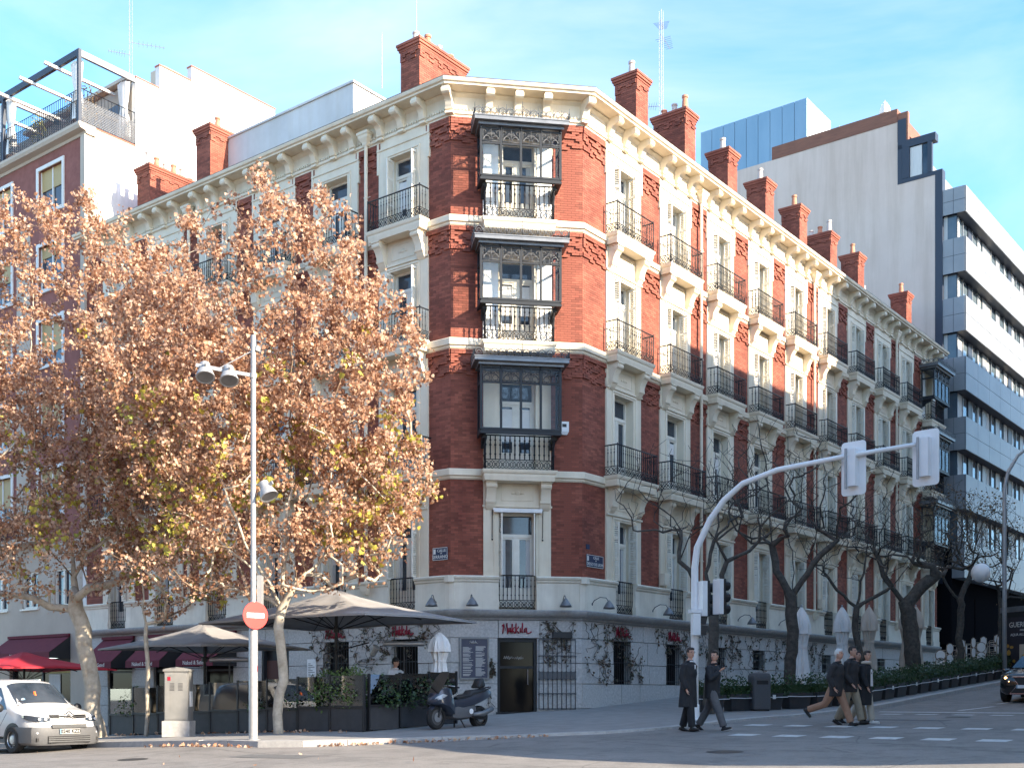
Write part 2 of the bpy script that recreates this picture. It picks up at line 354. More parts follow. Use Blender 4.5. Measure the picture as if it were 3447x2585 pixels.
# ------------------------------------------------------------------ ground
def axis_pts(lo, hi, fine0, fine1, step):
    a = list(np.arange(fine0, fine1+.01, step)); x = fine0; s = step
    while x > lo: s *= 1.35; x -= s; a.insert(0, max(x, lo))
    x = fine1; s = step
    while x < hi: s *= 1.35; x += s; a.append(min(x, hi))
    return a
def make_ground():
    us = axis_pts(-900, 900, -36, 60, 1.5); vs_ = axis_pts(-900, 900, -30, 40, 1.5); b = MB(); n = len(vs_)
    for u in us:
        for v in vs_: b.v.append((u, v, GR(u, v)))
    for i in range(len(us)-1):
        for j in range(n-1): b.f.append((i*n+j, (i+1)*n+j, (i+1)*n+j+1, i*n+j+1))
    road = b.build('road', 'asphalt', None, smooth=True, loc=(O[0], O[1], 0), rz=ANG, kind='structure')
    # kerb line of the corner block, from the avenue round to the side street
    K = [(-14.3, 60), (-14.3, 20), (-14.3, -1.0), (-13.9, -2.0), (-12.6, -3.5), (-10.4, -5.9), (-9.2, -6.9), (-7.5, -7.5), (-5.0, -7.6), (0, -7.4), (75, -7.4)]
    pts = [K[0]]; 
    for a, c in zip(K, K[1:]):
        L = math.hypot(c[0]-a[0], c[1]-a[1]); m = max(1, round(L/1.05))
        for i in range(1, m+1): pts.append((a[0]+(c[0]-a[0])*i/m, a[1]+(c[1]-a[1])*i/m))
    inner = []
    for (u, v) in pts:
        iu = max(-3.0, u) if v < 0 else -1.5
        iv = v if v > 3 else 3.0
        inner.append((max(iu, -2.5), iv if u < -13 else 1.2))
    b = MB(); M = 10
    for (p, q) in zip(pts, inner):
        for k in range(M+1):
            f = k/M; u = p[0]+(q[0]-p[0])*f; v = p[1]+(q[1]-p[1])*f; b.v.append((u, v, G(u, v)))
    for i in range(len(pts)-1):
        for k in range(M): b.f.append((i*(M+1)+k, i*(M+1)+k+1, (i+1)*(M+1)+k+1, (i+1)*(M+1)+k))
    pav = b.build('pavement', 'paving', None, smooth=True, loc=(O[0], O[1], 0), rz=ANG, kind='structure')
    for i in range(len(pts)-1):
        a, c = pts[i], pts[i+1]
        if a[1] > 16 or c[0] > 34: continue
        d = Vector((c[0]-a[0], c[1]-a[1])); d.normalize(); nrm = Vector((-d.y, d.x))  # points to the inside
        g = .006; p = []
        cor = [(a[0]+d.x*g, a[1]+d.y*g), (c[0]-d.x*g, c[1]-d.y*g)]
        ins = [(x+nrm.x*.28, y+nrm.y*.28) for x, y in cor]; out = [(x-nrm.x*.02, y-nrm.y*.02) for x, y in cor]
        ou = [(x-nrm.x*.0, y) for x, y in cor]
        bt = [(*out[0], GR(*a)-.05), (*out[1], GR(*c)-.05), (*ins[1], GR(*c)-.05), (*ins[0], GR(*a)-.05)]
        dz = random.uniform(-.004, .006)
        tp = [(*cor[0], G(*a)+.008+dz), (*cor[1], G(*c)+.008+dz), (*ins[1], G(*c)+.012+dz), (*ins[0], G(*a)+.012+dz)]
        MB().hexa(bt+tp).build('kerb_stone', 'kerb', pav)
    # painted marks
    def mark(u0, u1, v0, v1, sk=0.0, up=.004):
        q = [(u0, v0), (u1, v0+sk), (u1, v1+sk), (u0, v1)]
        MB().quad(*[(a, c, GR(a, c)+up) for a, c in q]).build('crossing_mark', 'road_white', road)
    for i in range(8): mark(-8.9, -8.35, -9.75-1.02*i, -10.3-1.02*i)
    for i in range(9): mark(-5.75, -5.2, -8.55-1.02*i, -9.1-1.02*i)
    for i in range(9): mark(3.2, 3.75, -8.6-1.06*i, -9.2-1.06*i)
    for i in range(4): mark(5.0, 5.3, -7.9-3.5*i, -11.4-3.5*i)
    for i in range(2): mark(6.2+i*3.2, 8.2+i*3.2, -10.0-.3*i, -10.16-.3*i, sk=-.5)
    for (u, v, r) in ((-12.6, -11.6, .33), (1.0, -11.6, .33), (-17.5, -1.0, .3)):
        MB().add([(u+r*math.cos(k*.2618), v+r*math.sin(k*.2618), GR(u+r*math.cos(k*.2618), v+r*math.sin(k*.2618))+.005) for k in range(24)], [tuple(range(24))]).build('manhole_cover', 'iron_cover', road)
    for (u, v, du, dv) in ((-2.2, -12.2, .9, 2.6), (-16.4, -4.6, .7, 2.2), (8.0, -14.5, 3.2, .8)):
        q = [(u, v), (u+du, v), (u+du, v+dv), (u, v+dv)]; MB().quad(*[(a, c, GR(a, c)+.003) for a, c in q]).build('road_patch', 'road_patch', road)
    return road, pav
ROAD, PAVE = make_ground()

# ------------------------------------------------------------------ the corner apartment building
ZB, ZP, ZT, CT = 4.32, 5.40, 20.04, 20.95
BAND = [(8.48, 8.81), (12.64, 12.98), (16.58, 16.90)]
BLD = link('corner_apartment_building', None, None, (O[0], O[1], 0), ANG,
           'red brick corner apartment building with cream window surrounds, iron balconies and glazed corner bays', 'building')
C1 = (-3.11, 2.97); CHL = math.hypot(3.11, 2.97); CHA = math.atan2(-2.97, 3.11)
ULEN, VEND = 36.0, 23.4
FAC = {'R': ((0, 0), 0.0), 'L': ((-3.11, VEND), -math.pi/2), 'C': (C1, CHA)}
LLEN = VEND-2.97
RB = [2.45+3.53*i for i in range(9)]; RGAL = 34.3
LB = [LLEN-s for s in (2.02, 5.22, 8.42, 11.62, 14.85, 18.05)]
CB = CHL/2
def place(fac, x, me, name, z=0.0, y=0.0, parent=None, **kw):
    (u, v), a = FAC[fac]
    return link(name, me, BLD, (u+math.cos(a)*x-math.sin(a)*y, v+math.sin(a)*x+math.cos(a)*y, z), a, **kw)
def sub(me, name, parent, loc=None, rz=0, **kw): return link(name, me, parent, loc, rz, **kw)
PATH = [(-3.11, VEND), C1, (0, 0), (ULEN, 0)]
def sweep(path, prof, b=None):
    b = b or MB(); n = len(path); rings = []
    dirs = [Vector((path[i+1][0]-path[i][0], path[i+1][1]-path[i][1])).normalized() for i in range(n-1)]
    nr = [Vector((d.y, -d.x)) for d in dirs]
    for i in range(n):
        if i == 0: m = nr[0]; k = 1
        elif i == n-1: m = nr[-1]; k = 1
        else:
            m = (nr[i-1]+nr[i]).normalized(); k = 1/m.dot(nr[i])
        rings.append([(path[i][0]+m.x*o*k, path[i][1]+m.y*o*k, z) for o, z in prof])
    return b.loft(rings)
sweep(PATH, [(-.5, 4.0), (.04, 4.0), (.07, 4.07), (.17, 4.10), (.24, 4.17), (.27, 4.24), (.27, 4.29), (.20, ZB), (-.5, ZB)]).build('stone_cornice', 'granite_dark', BLD, auto=30)
for (z0, z1) in BAND:
    sweep(PATH, [(-.4, z0), (.03, z0), (.07, z0+.05), (.07, z0+.09), (.13, z0+.12), (.13, z1-.03), (.10, z1), (-.4, z1)]).build('string_course', 'cream', BLD, auto=30)
sweep(PATH, [(-.4, ZT), (.05, ZT), (.05, ZT+.06), (.10, ZT+.08), (.10, ZT+.17), (.05, ZT+.18), (.05, ZT+.62), (.16, ZT+.70), (.16, CT-.14), (-.4, CT-.14)]).build('entablature', 'cream', BLD, auto=30)
sweep(PATH, [(-.4, CT-.16), (.62, CT-.16), (.62, CT-.10), (.68, CT-.08), (.72, CT-.01), (.72, CT+.01), (.66, CT+.03), (-.4, CT+.10)]).build('cornice', 'cream', BLD, auto=30)
sweep(PATH, [(-.4, CT+.10), (.68, CT+.034), (.70, CT+.05), (-.4, CT+.13)]).build('roof_edge', 'zinc', BLD)
MB().add([(-2.8, VEND, CT+.1), (-2.8, 3.1, CT+.1), (.2, .3, CT+.1), (ULEN, .3, CT+.1), (ULEN, 16, CT+.6), (10, 16, CT+.6), (9, VEND, CT+.6)], [(0,1,2,3,4,5,6)]).build('roof', 'slate', BLD)
MB().box(.3, ULEN, 15.5, 16, 0, CT+.55).box(8.5, 9, 16, VEND, 0, CT+.55).box(ULEN-.3, ULEN-.002, .5, 15.5, 0, CT+.4).build('courtyard_wall', 'brick_old', BLD)
# dentils
def dentils(L, name, fac):
    b = MB(); x = .05
    while x < L-.05: b.box(x, x+.06, -.10, -.04, ZT+.20, ZT+.28); x += .11
    place(fac, 0, b.mesh(name, 'cream'), name)
for f, L in (('R', ULEN), ('L', LLEN), ('C', CHL)): dentils(L, 'dentil_row', f)
# brackets under the cornice
def bracket_mesh():
    b = MB(); b.prism([(0, .0), (-.56, .0), (-.60, -.08), (-.60, -.17), (-.54, -.24), (-.40, -.25), (-.30, -.30), (-.24, -.40), (-.22, -.50), (-.14, -.58), (-.04, -.60), (0, -.60)], 'x', -.11, .11)
    b.prism([(-.50+.11*math.cos(i*.628), -.14+.11*math.sin(i*.628)) for i in range(10)], 'x', -.135, .135)
    b.prism([(-.14+.07*math.cos(i*.785), -.52+.07*math.sin(i*.785)) for i in range(8)], 'x', -.13, .13)
    b.box(-.13, .13, -.2, 0, -.70, -.63)
    return b.mesh('bracket', 'cream', auto=35)
BR = bracket_mesh()
ZBR = CT-.162
for x in RB+[RGAL]:
    for dx in (-1.0, 0, 1.0):
        if x+dx < ULEN: place('R', x+dx, BR, 'bracket', ZBR)
for x in LB:
    for dx in (-.95, 0, .95): place('L', x+dx, BR, 'bracket', ZBR)
for dx in (-.93, 0, .93): place('C', CB+dx, BR, 'bracket', ZBR)
for (p, a) in ((C1, (CHA-math.pi/2)/2), ((0, 0), CHA/2)): link('bracket', BR, BLD, (p[0], p[1], ZBR), a)

# --- bricks
def brick_field(regs, relief_tops=(), bw=.25, bh=.075, dep=.014):
    out = []
    for (x0, x1, z0, z1) in regs:
        k = 0; z = z0
        while z < z1-.02:
            zt = min(z+bh, z1); x = x0-(bw/2 if k % 2 else 0)
            while x < x1:
                a, c = max(x, x0), min(x+bw, x1)
                if c-a > .03:
                    pr = 0.0
                    for t in relief_tops:
                        q = t-(z+zt)/2
                        if 0 < q < .80:
                            lev = int(q/.15); ph = int((a-x0)/.25+.5)+lev
                            if q < .18 or (lev % 2 == 0 and ph % 3 != 0) or (lev % 2 == 1 and ph % 3 == 1): pr = .05 if q > .18 else .07
                    out.append((a+.004, c-.004, -pr, z+.004, zt-.004))
                x += bw
            z += bh; k += 1
    return out
def bricks_mesh(lst, m='brick'):
    b = MB()
    for (x0, x1, y, z0, z1) in lst:
        b.add([(x0,y,z0),(x1,y,z0),(x1,y,z1),(x0,y,z1),(x0,.02,z0),(x1,.02,z0),(x1,.02,z1),(x0,.02,z1)], [(0,1,2,3),(0,4,5,1),(2,6,7,3),(1,5,6,2),(3,7,4,0)])
    return b.mesh('brickwork', m)
FL = [(ZP, BAND[0][0]), (BAND[0][1], BAND[1][0]), (BAND[1][1], BAND[2][0]), (BAND[2][1], ZT)]
def brick_wall(fac, piers, singles=0):
    back = MB(); regs = []
    for (x0, x1) in piers:
        back.box(x0, x1, .012, .45, ZP-1.0, ZT+.02)
        for i, (z0, z1) in enumerate(FL): regs.append((x0, x1, z0, z1))
    w = place(fac, 0, back.mesh('brick_wall', 'mortar'), 'brick_wall')
    lst = brick_field(regs, [f[1] for f in FL[1:]])
    if singles:
        rng = random.Random(3); lst.sort(key=lambda q: (abs(q[0]-3.75), -q[3]))
        one, lst = lst[:singles], lst[singles:]; cache = {}
        for (x0, x1, y, z0, z1) in one:
            key = (round(x1-x0, 2), round(y, 3))
            if key not in cache: cache[key] = bricks_mesh([(0, x1-x0, y, 0, z1-z0)])
            sub(cache[key], 'brick', w, (x0, 0, z0))
    sub(bricks_mesh(lst), 'brickwork', w, kind='stuff')
SW = 1.1
edges = [0]+[e for x in RB for e in (x-SW, x+SW)]+[RGAL-1.1, RGAL+1.1, ULEN]
brick_wall('R', [(edges[i], edges[i+1]) for i in range(0, len(edges)-1, 2) if edges[i+1]-edges[i] > .05])
lb = sorted(LB); edges = [0]+[e for x in lb for e in (x-SW+.08, x+SW-.08)]+[LLEN]
brick_wall('L', [(edges[i], edges[i+1]) for i in range(0, len(edges)-1, 2)])
brick_wall('C', [(0, CB-1.04), (CB+1.04, CHL)], singles=300)

# --- window surrounds (facade-local, z absolute per floor)
def surround(fl, sw=SW):
    z0, z1 = FL[fl]; b = MB(); ow = .6
    if fl == 0: z0 = ZB
    ot = {0: 7.45, 1: 11.72, 2: 15.62, 3: 19.42}[fl]
    e = -.06
    for s in (-1, 1):
        b.box(min(s*ow, s*sw), max(s*ow, s*sw), e, .5, z0 if fl else ZP+.002, z1)
        if fl == 0: b.box(min(s*ow, s*(sw-.1)), max(s*ow, s*(sw-.1)), e+.02, .5, z0+.002, ZP)
        b.box(min(s*(ow+.10), s*(ow+.16)), max(s*(ow+.10), s*(ow+.16)), e-.025, e+.01, z0+.5, ot+.12)
    b.box(-ow, ow, e, .5, ot, z1)
    b.box(-ow-.16, ow+.16, e-.03, e+.01, ot+.06, ot+.12)
    if fl < 3:
        b.box(-sw-.03, sw+.03, e-.05, e+.01, ot+.16, ot+.22)
        zc = (ot+.24+z1)/2
        b.box(-.52, .52, e-.02, e+.01, zc-.26, zc-.22).box(-.52, .52, e-.02, e+.01, zc+.22, zc+.26).box(-.52, -.48, e-.02, e+.01, zc-.22, zc+.22).box(.48, .52, e-.02, e+.01, zc-.22, zc+.22)
        b.ball((0, e-.005, zc), .10, .03, .07, 8, 4)
        for s in (-1, 1): b.ball((s*.14, e-.005, zc-.02), .07, .025, .04, 8, 4)
    else:
        b.box(-sw-.07, -sw+.02, e-.02, .3, 19.0, z1-.002).box(sw-.02, sw+.07, e-.02, .3, 19.0, z1-.002)
        b.box(-sw-.07, sw+.07, e-.035, e+.01, ot+.34, ot+.40)
    b.box(-ow-.01, ow+.01, .30, .5, z0, z0+.12)
    return b.mesh('window_surround', 'cream'), ot
SUR = [surround(i) for i in range(4)]
def console_mesh():
    b = MB()
    b.prism([(0, 0), (-.40, 0), (-.41, -.10), (-.36, -.20), (-.28, -.30), (-.20, -.46), (-.20, -.58), (-.13, -.70), (-.06, -.82), (0, -.86)], 'x', -.15, .15)
    b.prism([(-.32+.10*math.cos(i*.628), -.12+.10*math.sin(i*.628)) for i in range(10)], 'x', -.175, .175)
    b.prism([(-.13+.07*math.cos(i*.785), -.60+.07*math.sin(i*.785)) for i in range(8)], 'x', -.17, .17)
    b.box(-.18, .18, -.44, 0, -.04, .0)
    return b.mesh('console', 'cream', auto=35)
CON = console_mesh()
def window_meshes(h, w=1.2):
    fr = MB(); t = .075; tr = h*.76
    fr.box(-w/2, -w/2+t, .24, .34, 0, h).box(w/2-t, w/2, .24, .34, 0, h).box(-w/2+t, w/2-t, .24, .34, h-t, h).box(-w/2+t, w/2-t, .22, .34, tr-.05, tr+.06)
    fr.box(-.06, .06, .23, .34, 0, tr-.05)
    for s in (-1, 1):
        a, c = (-w/2+t, -.06) if s < 0 else (.06, w/2-t)
        fr.box(a, c, .255, .33, 0, .62).box(a, a+.06, .25, .33, .62, tr-.05).box(c-.06, c, .25, .33, .62, tr-.05).box(a+.06, c-.06, .25, .33, tr-.11, tr-.05)
        fr.box(a+.08, c-.08, .24, .256, .12, .52)
    def pn(x0, x1, z0, z1): return MB().box(x0, x1, .30, .315, z0, z1).mesh('pane', 'pane')
    return fr.mesh('window', 'white_wood'), [pn(-w/2+t, w/2-t, tr+.06, h-t), pn(-w/2+t+.06, -.12, .62, tr-.11), pn(.12, w/2-t-.06, .62, tr-.11)], [MB().box(a, a+.13, .290, .299, .62, tr-.11).mesh('curtain', 'curtain') for a in (-w/2+t+.06, w/2-t-.19)]
def shutter_mesh(h, w):
    b = MB(); b.box(0, .05, -.02, .02, 0, h).box(w-.05, w, -.02, .02, 0, h)
    for z in (0, h*.36, h*.72, h-.07): b.box(.05, w-.05, -.02, .02, z, z+.07)
    z = .09
    while z < h-.1:
        b.add([(.05,-.018,z),(w-.05,-.018,z),(w-.05,.018,z+.045),(.05,.018,z+.045),(.05,-.012,z-.006),(w-.05,-.012,z-.006),(w-.05,.022,z+.038),(.05,.022,z+.038)],[(0,1,2,3),(7,6,5,4),(0,4,5,1),(3,2,6,7)])
        z += .062
    return b.mesh('shutter', 'white_wood')
WM = []; SHM = []; SHW = []
for i in range(4):
    zs = (ZB+.12 if i == 0 else FL[i][0]); h = SUR[i][1]-zs
    WM.append((zs, window_meshes(h))); sb = ZP+.02 if i == 0 else zs+.06
    SHM.append((sb, shutter_mesh(SUR[i][1]-sb-.04, .36))); SHW.append(shutter_mesh(SUR[i][1]-sb-.04, .56))
RNG = random.Random(11)
def bay_window(fac, x, fl, shut=None):
    place(fac, x, SUR[fl][0], 'window_surround')
    zs, (fm, pm, cm) = WM[fl]
    w = place(fac, x, fm, 'window', zs)
    for m in pm: sub(m, 'pane', w)
    if RNG.random() < .5:
        for m in cm: sub(m, 'curtain', w)
    if RNG.random() < .4:
        hh = SUR[fl][1]-zs; f = RNG.choice((.3, .45, .6)); sub(MB().box(-.46, .46, .286, .296, hh*.76*(1-f)+.1, hh*.70).mesh('blind', 'canvas_white'), 'blind', w)
    sb, sm = SHM[fl]
    if shut is None: shut = RNG.choice((76, 82, 70, 88))
    if shut:
        if shut < 60: sm = SHW[fl]
        sub(sm, 'shutter', w, (-.585, .12, sb-zs), -R(shut+RNG.uniform(-6, 6)))
        o = sub(sm, 'shutter', w, (.585, .12, sb-zs), math.pi+R(shut+RNG.uniform(-6, 6)))
# --- balconies
def baluster(b, x, y, z0, z1, ax='x'):
    b.tube([(x, y, z0), (x, y, z0+.14), (x, y, z0+.17), (x, y, z0+.20), (x, y, z0+.42), (x, y, z0+.46), (x, y, z0+.50), (x, y, z1-.16), (x, y, z1-.13), (x, y, z1-.10), (x, y, z1)],
           [.012, .014, .026, .013, .015, .027, .014, .011, .024, .012, .012], 4, False)
def scroll_run(b, p, q, z0, z1):
    p = Vector(p); q = Vector(q); L = (q-p).length; n = max(1, round(L/.23)); d = (q-p)/n; pl = 'xz' if abs(d.x) > abs(d.y) else 'yz'
    h = z1-z0
    for i in range(n):
        c = p+d*(i+.5); b.ring((c.x, c.y, z0+h*.5), h*.42, .012, 8, pl, 3)
        b.ring((c.x, c.y, z0+h*.5), h*.18, .011, 6, pl, 3)
        for s in (-1, 1):
            a = c-d*.5; e = c+d*.5
            b.tube([(a.x, a.y, z0+h*(.5-.5*s)), (c.x, c.y, z0+h*.5), (e.x, e.y, z0+h*(.5+.5*s))], .011, 3, False)
def railing_parts(w, p, h=1.0, sp=.125, panel=.27, sides=True):
    y = -p; hw = w/2
    bal = MB(); pan = MB(); rail = MB()
    n = round(w/sp)
    for i in range(n+1): baluster(bal, -hw+w*i/n, y, panel+.02, h-.02)
    if sides:
        m = max(1, round(p/sp))
        for s in (-1, 1):
            for i in range(1, m): baluster(bal, s*hw, y+p*i/m, panel+.02, h-.02)
    scroll_run(pan, (-hw, y, 0), (hw, y, 0), .03, panel)
    pth = [(-hw, 0, h), (-hw, y, h), (hw, y, h), (hw, 0, h)] if sides else [(-hw, y, h), (hw, y, h)]
    for zz, r in ((h, .024), (panel+.02, .014), (.02, .014)):
        for a, c in zip(pth, pth[1:]):
            a, c = Vector(a), Vector(c); a.z = c.z = zz; rail.tube([a, c], r, 5)
    if sides:
        for s in (-1, 1):
            scroll_run(pan, (s*hw, y, 0), (s*hw, 0, 0), .03, panel); rail.tube([(s*hw, y, 0), (s*hw, y, h+.05)], .02, 5)
    return bal.mesh('baluster_row', 'iron', smooth=True), pan.mesh('scroll_panel', 'iron', smooth=True), rail.mesh('handrail', 'iron', smooth=True)
def slab_mesh(w, p):
    b = MB(); hw = w/2+.06; q = p+.06; prof = [(0, -.34), (.22, -.34), (.26, -.27), (.30, -.20), (.30, -.14), (.40, -.10), (.46, -.03), (.46, 0)]
    rings = []
    for o, z in prof:
        f = o/.46; e = (1-f)*.16; rings.append([(-hw+e, 0.0, z), (-hw+e, -q+e, z), (hw-e, -q+e, z), (hw-e, 0.0, z)])
    return b.loft(rings).mesh('balcony', 'cream')
BAL = {}
for k, (w, p) in {'a': (2.32, .42), 'b': (2.55, .50)}.items(): BAL[k] = (slab_mesh(w, p), railing_parts(w, p))
GRD = railing_parts(1.16, .02, 1.08, sp=.13, panel=.26, sides=False)
SLZ = [None, 8.86, 13.02, 16.94]
def balcony(fac, x, fl, k):
    s = place(fac, x, BAL[k][0], 'balcony', SLZ[fl], y=-.10)
    for m, n in zip(BAL[k][1], ('baluster_row', 'scroll_panel', 'handrail')): sub(m, n, s)
    for sx in (-1, 1): place(fac, x+sx*.86, CON, 'console', SLZ[fl]-.345, y=-.062)
def guard(fac, x):
    g = place(fac, x, GRD[2], 'window_guard', ZB+.03)
    sub(GRD[0], 'baluster_row', g); sub(GRD[1], 'scroll_panel', g)
for i, x in enumerate(RB):
    for fl in range(4):
        far = i >= 5
        bay_window('R', x, fl, shut=(None if fl > 1 else (0 if fl == 1 and i < 4 else RNG.choice((80, 20, 65, 12)) if far else 84)))
        if fl: balcony('R', x, fl, 'a' if fl > 1 else 'b')
    guard('R', x)
for i, x in enumerate(LB):
    for fl in range(4):
        bay_window('L', x, fl, shut=(0 if (fl == 1 or (fl == 3 and i == 1)) else None))
        if fl: balcony('L', x, fl, 'a' if fl > 1 else 'b')
    guard('L', x)
bay_window('C', CB, 0, shut=80); guard('C', CB)
for fl in (1, 2, 3): bay_window('C', CB, fl, shut=84 if fl > 1 else 0)
# --- glazed iron bays
def glazed_bay(fac, x, fl, H, dark=False):
    z0 = {1: 8.72, 2: 12.80, 3: 16.68}[fl]
    root = place(fac, x, slab_mesh(2.28, .52), 'glazed_bay', z0, y=-.10)
    bm, pm, rm = railing_parts(2.2, .46, 1.08, sp=.145, panel=.30)
    n = round(2.2/.155); one = MB(); baluster(one, 0, 0, .32, 1.06); one.v = [(a*1.5, c*1.5, z) for a, c, z in one.v]; om = one.mesh('baluster', 'iron', smooth=True)
    if not dark:
        for i in range(n+1): sub(om, 'baluster', root, (-1.1+2.2*i/n, -.46, 0))
        for s in (-1, 1):
            for i in (1, 2): sub(om, 'baluster', root, (s*1.1, -.46+.155*i, 0))
    else: sub(bm, 'baluster_row', root)
    sub(pm, 'scroll_panel', root); sub(rm, 'handrail', root)
    fm = 'dark_frame'; q = .70; hw = 1.27; zl = 1.08; zg0 = 1.22; zs0 = H-.52; zs1 = H-.06
    b = MB(); b.box(-hw-.03, hw+.03, -q-.05, -q+.05, zl, zl+.07).box(-hw, hw, -q, -q+.05, zl+.07, zg0)
    for s in (-1, 1): b.box(s*hw-.035, s*hw+.035, -q+.051, .08, zl+.002, zg0-.002)
    b.box(-hw, -1.1, -q+.06, 0, zl+.02, zl+.06).box(1.1, hw, -q+.06, 0, zl+.02, zl+.06)
    for s in (-1, 1): b.prism([(0, 0), (-.5, 0), (-.48, -.10), (-.22, -.16), (-.10, -.3), (0, -.34)], 'x', s*1.12-.07, s*1.12+.07); b.v[-12:] = [(p[0], p[1], p[2]+zl) for p in b.v[-12:]]
    sub(b.mesh('ledge', fm), 'ledge', root)
    ps = MB(); xs = [-hw, -hw/2, 0, hw/2, hw]
    for xx in xs: ps.box(xx-.035, xx+.035, -q-.02, -q+.05, zg0, H).ball((xx, -q-.03, H-.02), .04, .04, .09, 6, 4)
    for s in (-1, 1): ps.box(s*hw-.035, s*hw+.035, -.06, .0, zg0, H)
    sub(ps.mesh('post', fm), 'post', root)
    for zz in (zg0+.02, zs0, zs1):
        rs = MB().box(-hw, hw, -q-.015, -q+.04, zz-.03, zz+.03)
        for s in (-1, 1): rs.box(s*hw-.03, s*hw+.03, -q, 0, zz-.03, zz+.03)
        sub(rs.mesh('rail', fm), 'rail', root)
    for a, c in zip(xs, xs[1:]): sub(MB().box(a+.03, c-.03, -q+.008, -q+.018, zg0+.02, H-.05).mesh('pane', 'glass'), 'pane', root)
    for s in (-1, 1): sub(MB().box(s*hw-.006, s*hw+.006, -q+.05, -.06, zg0+.02, H-.05).mesh('pane', 'glass'), 'pane', root)
    sc = MB()
    for a, c in zip(xs, xs[1:]):
        m = (a+c)/2; hh = zs1-zs0; y = -q-.01
        sc.ring((m, y, zs0+.02), .27, .012, 8, 'xz', 3, 0, 180); sc.tube([(m, y, zs0), (m, y, zs1)], .012, 3)
        for s in (-1, 1):
            sc.ring((m+s*.13, y, zs0+.13), .09, .011, 8, 'xz', 3); sc.ring((m+s*.06, y, zs0+.28), .05, .010, 6, 'xz', 3); sc.ring((m+s*.22, y, zs0+.33), .06, .010, 6, 'xz', 3)
        sc.box(a+.03, c-.03, y-.01, y+.01, zs0+.05, zs0+.065).box(a+.05, a+.065, y-.01, y+.01, zs0, zs1).box(c-.065, c-.05, y-.01, y+.01, zs0, zs1)
    sub(sc.mesh('scroll_frieze', 'iron_grey', smooth=True), 'scroll_frieze', root)
    rf = MB(); W_ = 1.5; Q = .98
    rf.box(-W_, W_, -Q, .1, H+.09, H+.20).box(-W_+.14, W_-.14, -Q+.14, .1, H-.0, H+.09).box(-W_-.02, W_+.02, -Q-.02, .1, H+.20, H+.23)
    sub(rf.mesh('roof', 'zinc'), 'roof', root)
    cr = MB(); zc = H+.23
    def run(p, q_):
        p, q_ = Vector(p), Vector(q_); n_ = round((q_-p).length/.25); d = (q_-p)/n_; pl = 'xz' if abs(d.x) > abs(d.y) else 'yz'
        for i in range(n_):
            c = p+d*(i+.5); cr.ring((c.x, c.y, zc+.13), .105, .014, 8, pl, 3); cr.ring((c.x, c.y, zc+.11), .05, .012, 6, pl, 3)
            e = p+d*i; hgt = .36 if i % 4 == 0 else .29
            cr.tube([(e.x, e.y, zc), (e.x, e.y, zc+hgt)], [.016, .005], 3)
            for s in (-1, 1): cr.tube([(e.x, e.y, zc+.14), (e.x+d.x*.16*s, e.y+d.y*.16*s, zc+.19), (e.x+d.x*.2*s, e.y+d.y*.2*s, zc+.15)], .009, 3)
            if i % 6 == 0 and i: cr.tube([(e.x, e.y, zc), (e.x, e.y, zc+.50)], [.018, .005], 3); cr.ring((e.x, e.y, zc+.26), .06, .010, 6, pl, 3)
        cr.tube([p+Vector((0, 0, zc+.01)), q_+Vector((0, 0, zc+.01))], .012, 3); cr.tube([p+Vector((0, 0, zc+.195)), q_+Vector((0, 0, zc+.195))], .007, 3)
    run((-W_, -Q, 0), (W_, -Q, 0)); run((-W_, -Q, 0), (-W_, .05, 0)); run((W_, -Q, 0), (W_, .05, 0))
    sub(cr.mesh('cresting', 'iron_grey', smooth=True), 'cresting', root)
    if fl > 1:
        for sx in (-1, 1): sub(MB().box(min(sx*.63, sx*1.12), max(sx*.63, sx*1.12), .0, .035, .02, H-.1).mesh('inner_panel', 'inner_white'), 'inner_panel', root)
    if fl == 1:
        for sx in (-1, 1): place(fac, x+sx*.88, CON, 'console', z0-.345, y=-.062)
for fl, H in ((1, 3.22), (2, 2.93), (3, 2.76)): glazed_bay('C', CB, fl, H)
for fl, H in ((1, 3.22), (2, 2.93), (3, 2.76)):
    glazed_bay('R', RGAL, fl, H, dark=True); bay_window('R', RGAL, fl, shut=0)
bay_window('R', RGAL, 0, shut=80); guard('R', RGAL)
# small rolled sun blind over the corner window
rb = place('C', CB, MB().tube([(-.80, -.16, 0), (.80, -.16, 0)], .045, 8).box(-.78, .78, -.24, -.20, -.09, 0).mesh('rolled_awning', 'canvas_white'), 'rolled_awning', 7.52)
for s in (-1, 1): sub(MB().tube([(0, -.14, 0), (0, -.10, -.9)], .012, 4).ball((0, -.1, -.95), .03, n=6, m=4).mesh('cord', 'iron'), 'cord', rb, (s*.82, 0, 0))
# --- plinth between the windows
def plinth(fac, x0, x1):
    b = MB(); b.box(x0, x1, -.13, .4, ZB+.003, ZP-.22)
    b.prism([(0.4, ZP-.22), (-.13, ZP-.22), (-.17, ZP-.18), (-.17, ZP-.13), (-.22, ZP-.10), (-.24, ZP-.04), (-.20, ZP), (.4, ZP)], 'x', x0-.015, x1+.015)
    b.box(x0-.003, x1+.003, -.155, -.12, ZB+.004, ZB+.28)
    place(fac, 0, b.mesh('plinth', 'cream_plinth'), 'plinth')
xs = [0.06]+[e for x in RB+[RGAL] for e in (x-.62, x+.62)]+[ULEN]
for i in range(0, len(xs)-1, 2): plinth('R', xs[i], xs[i+1])
xs = [0]+[e for x in lb for e in (x-.62, x+.62)]+[LLEN-.06]
for i in range(0, len(xs)-1, 2): plinth('L', xs[i], xs[i+1])
plinth('C', .09, CB-.62); plinth('C', CB+.62, CHL-.09)
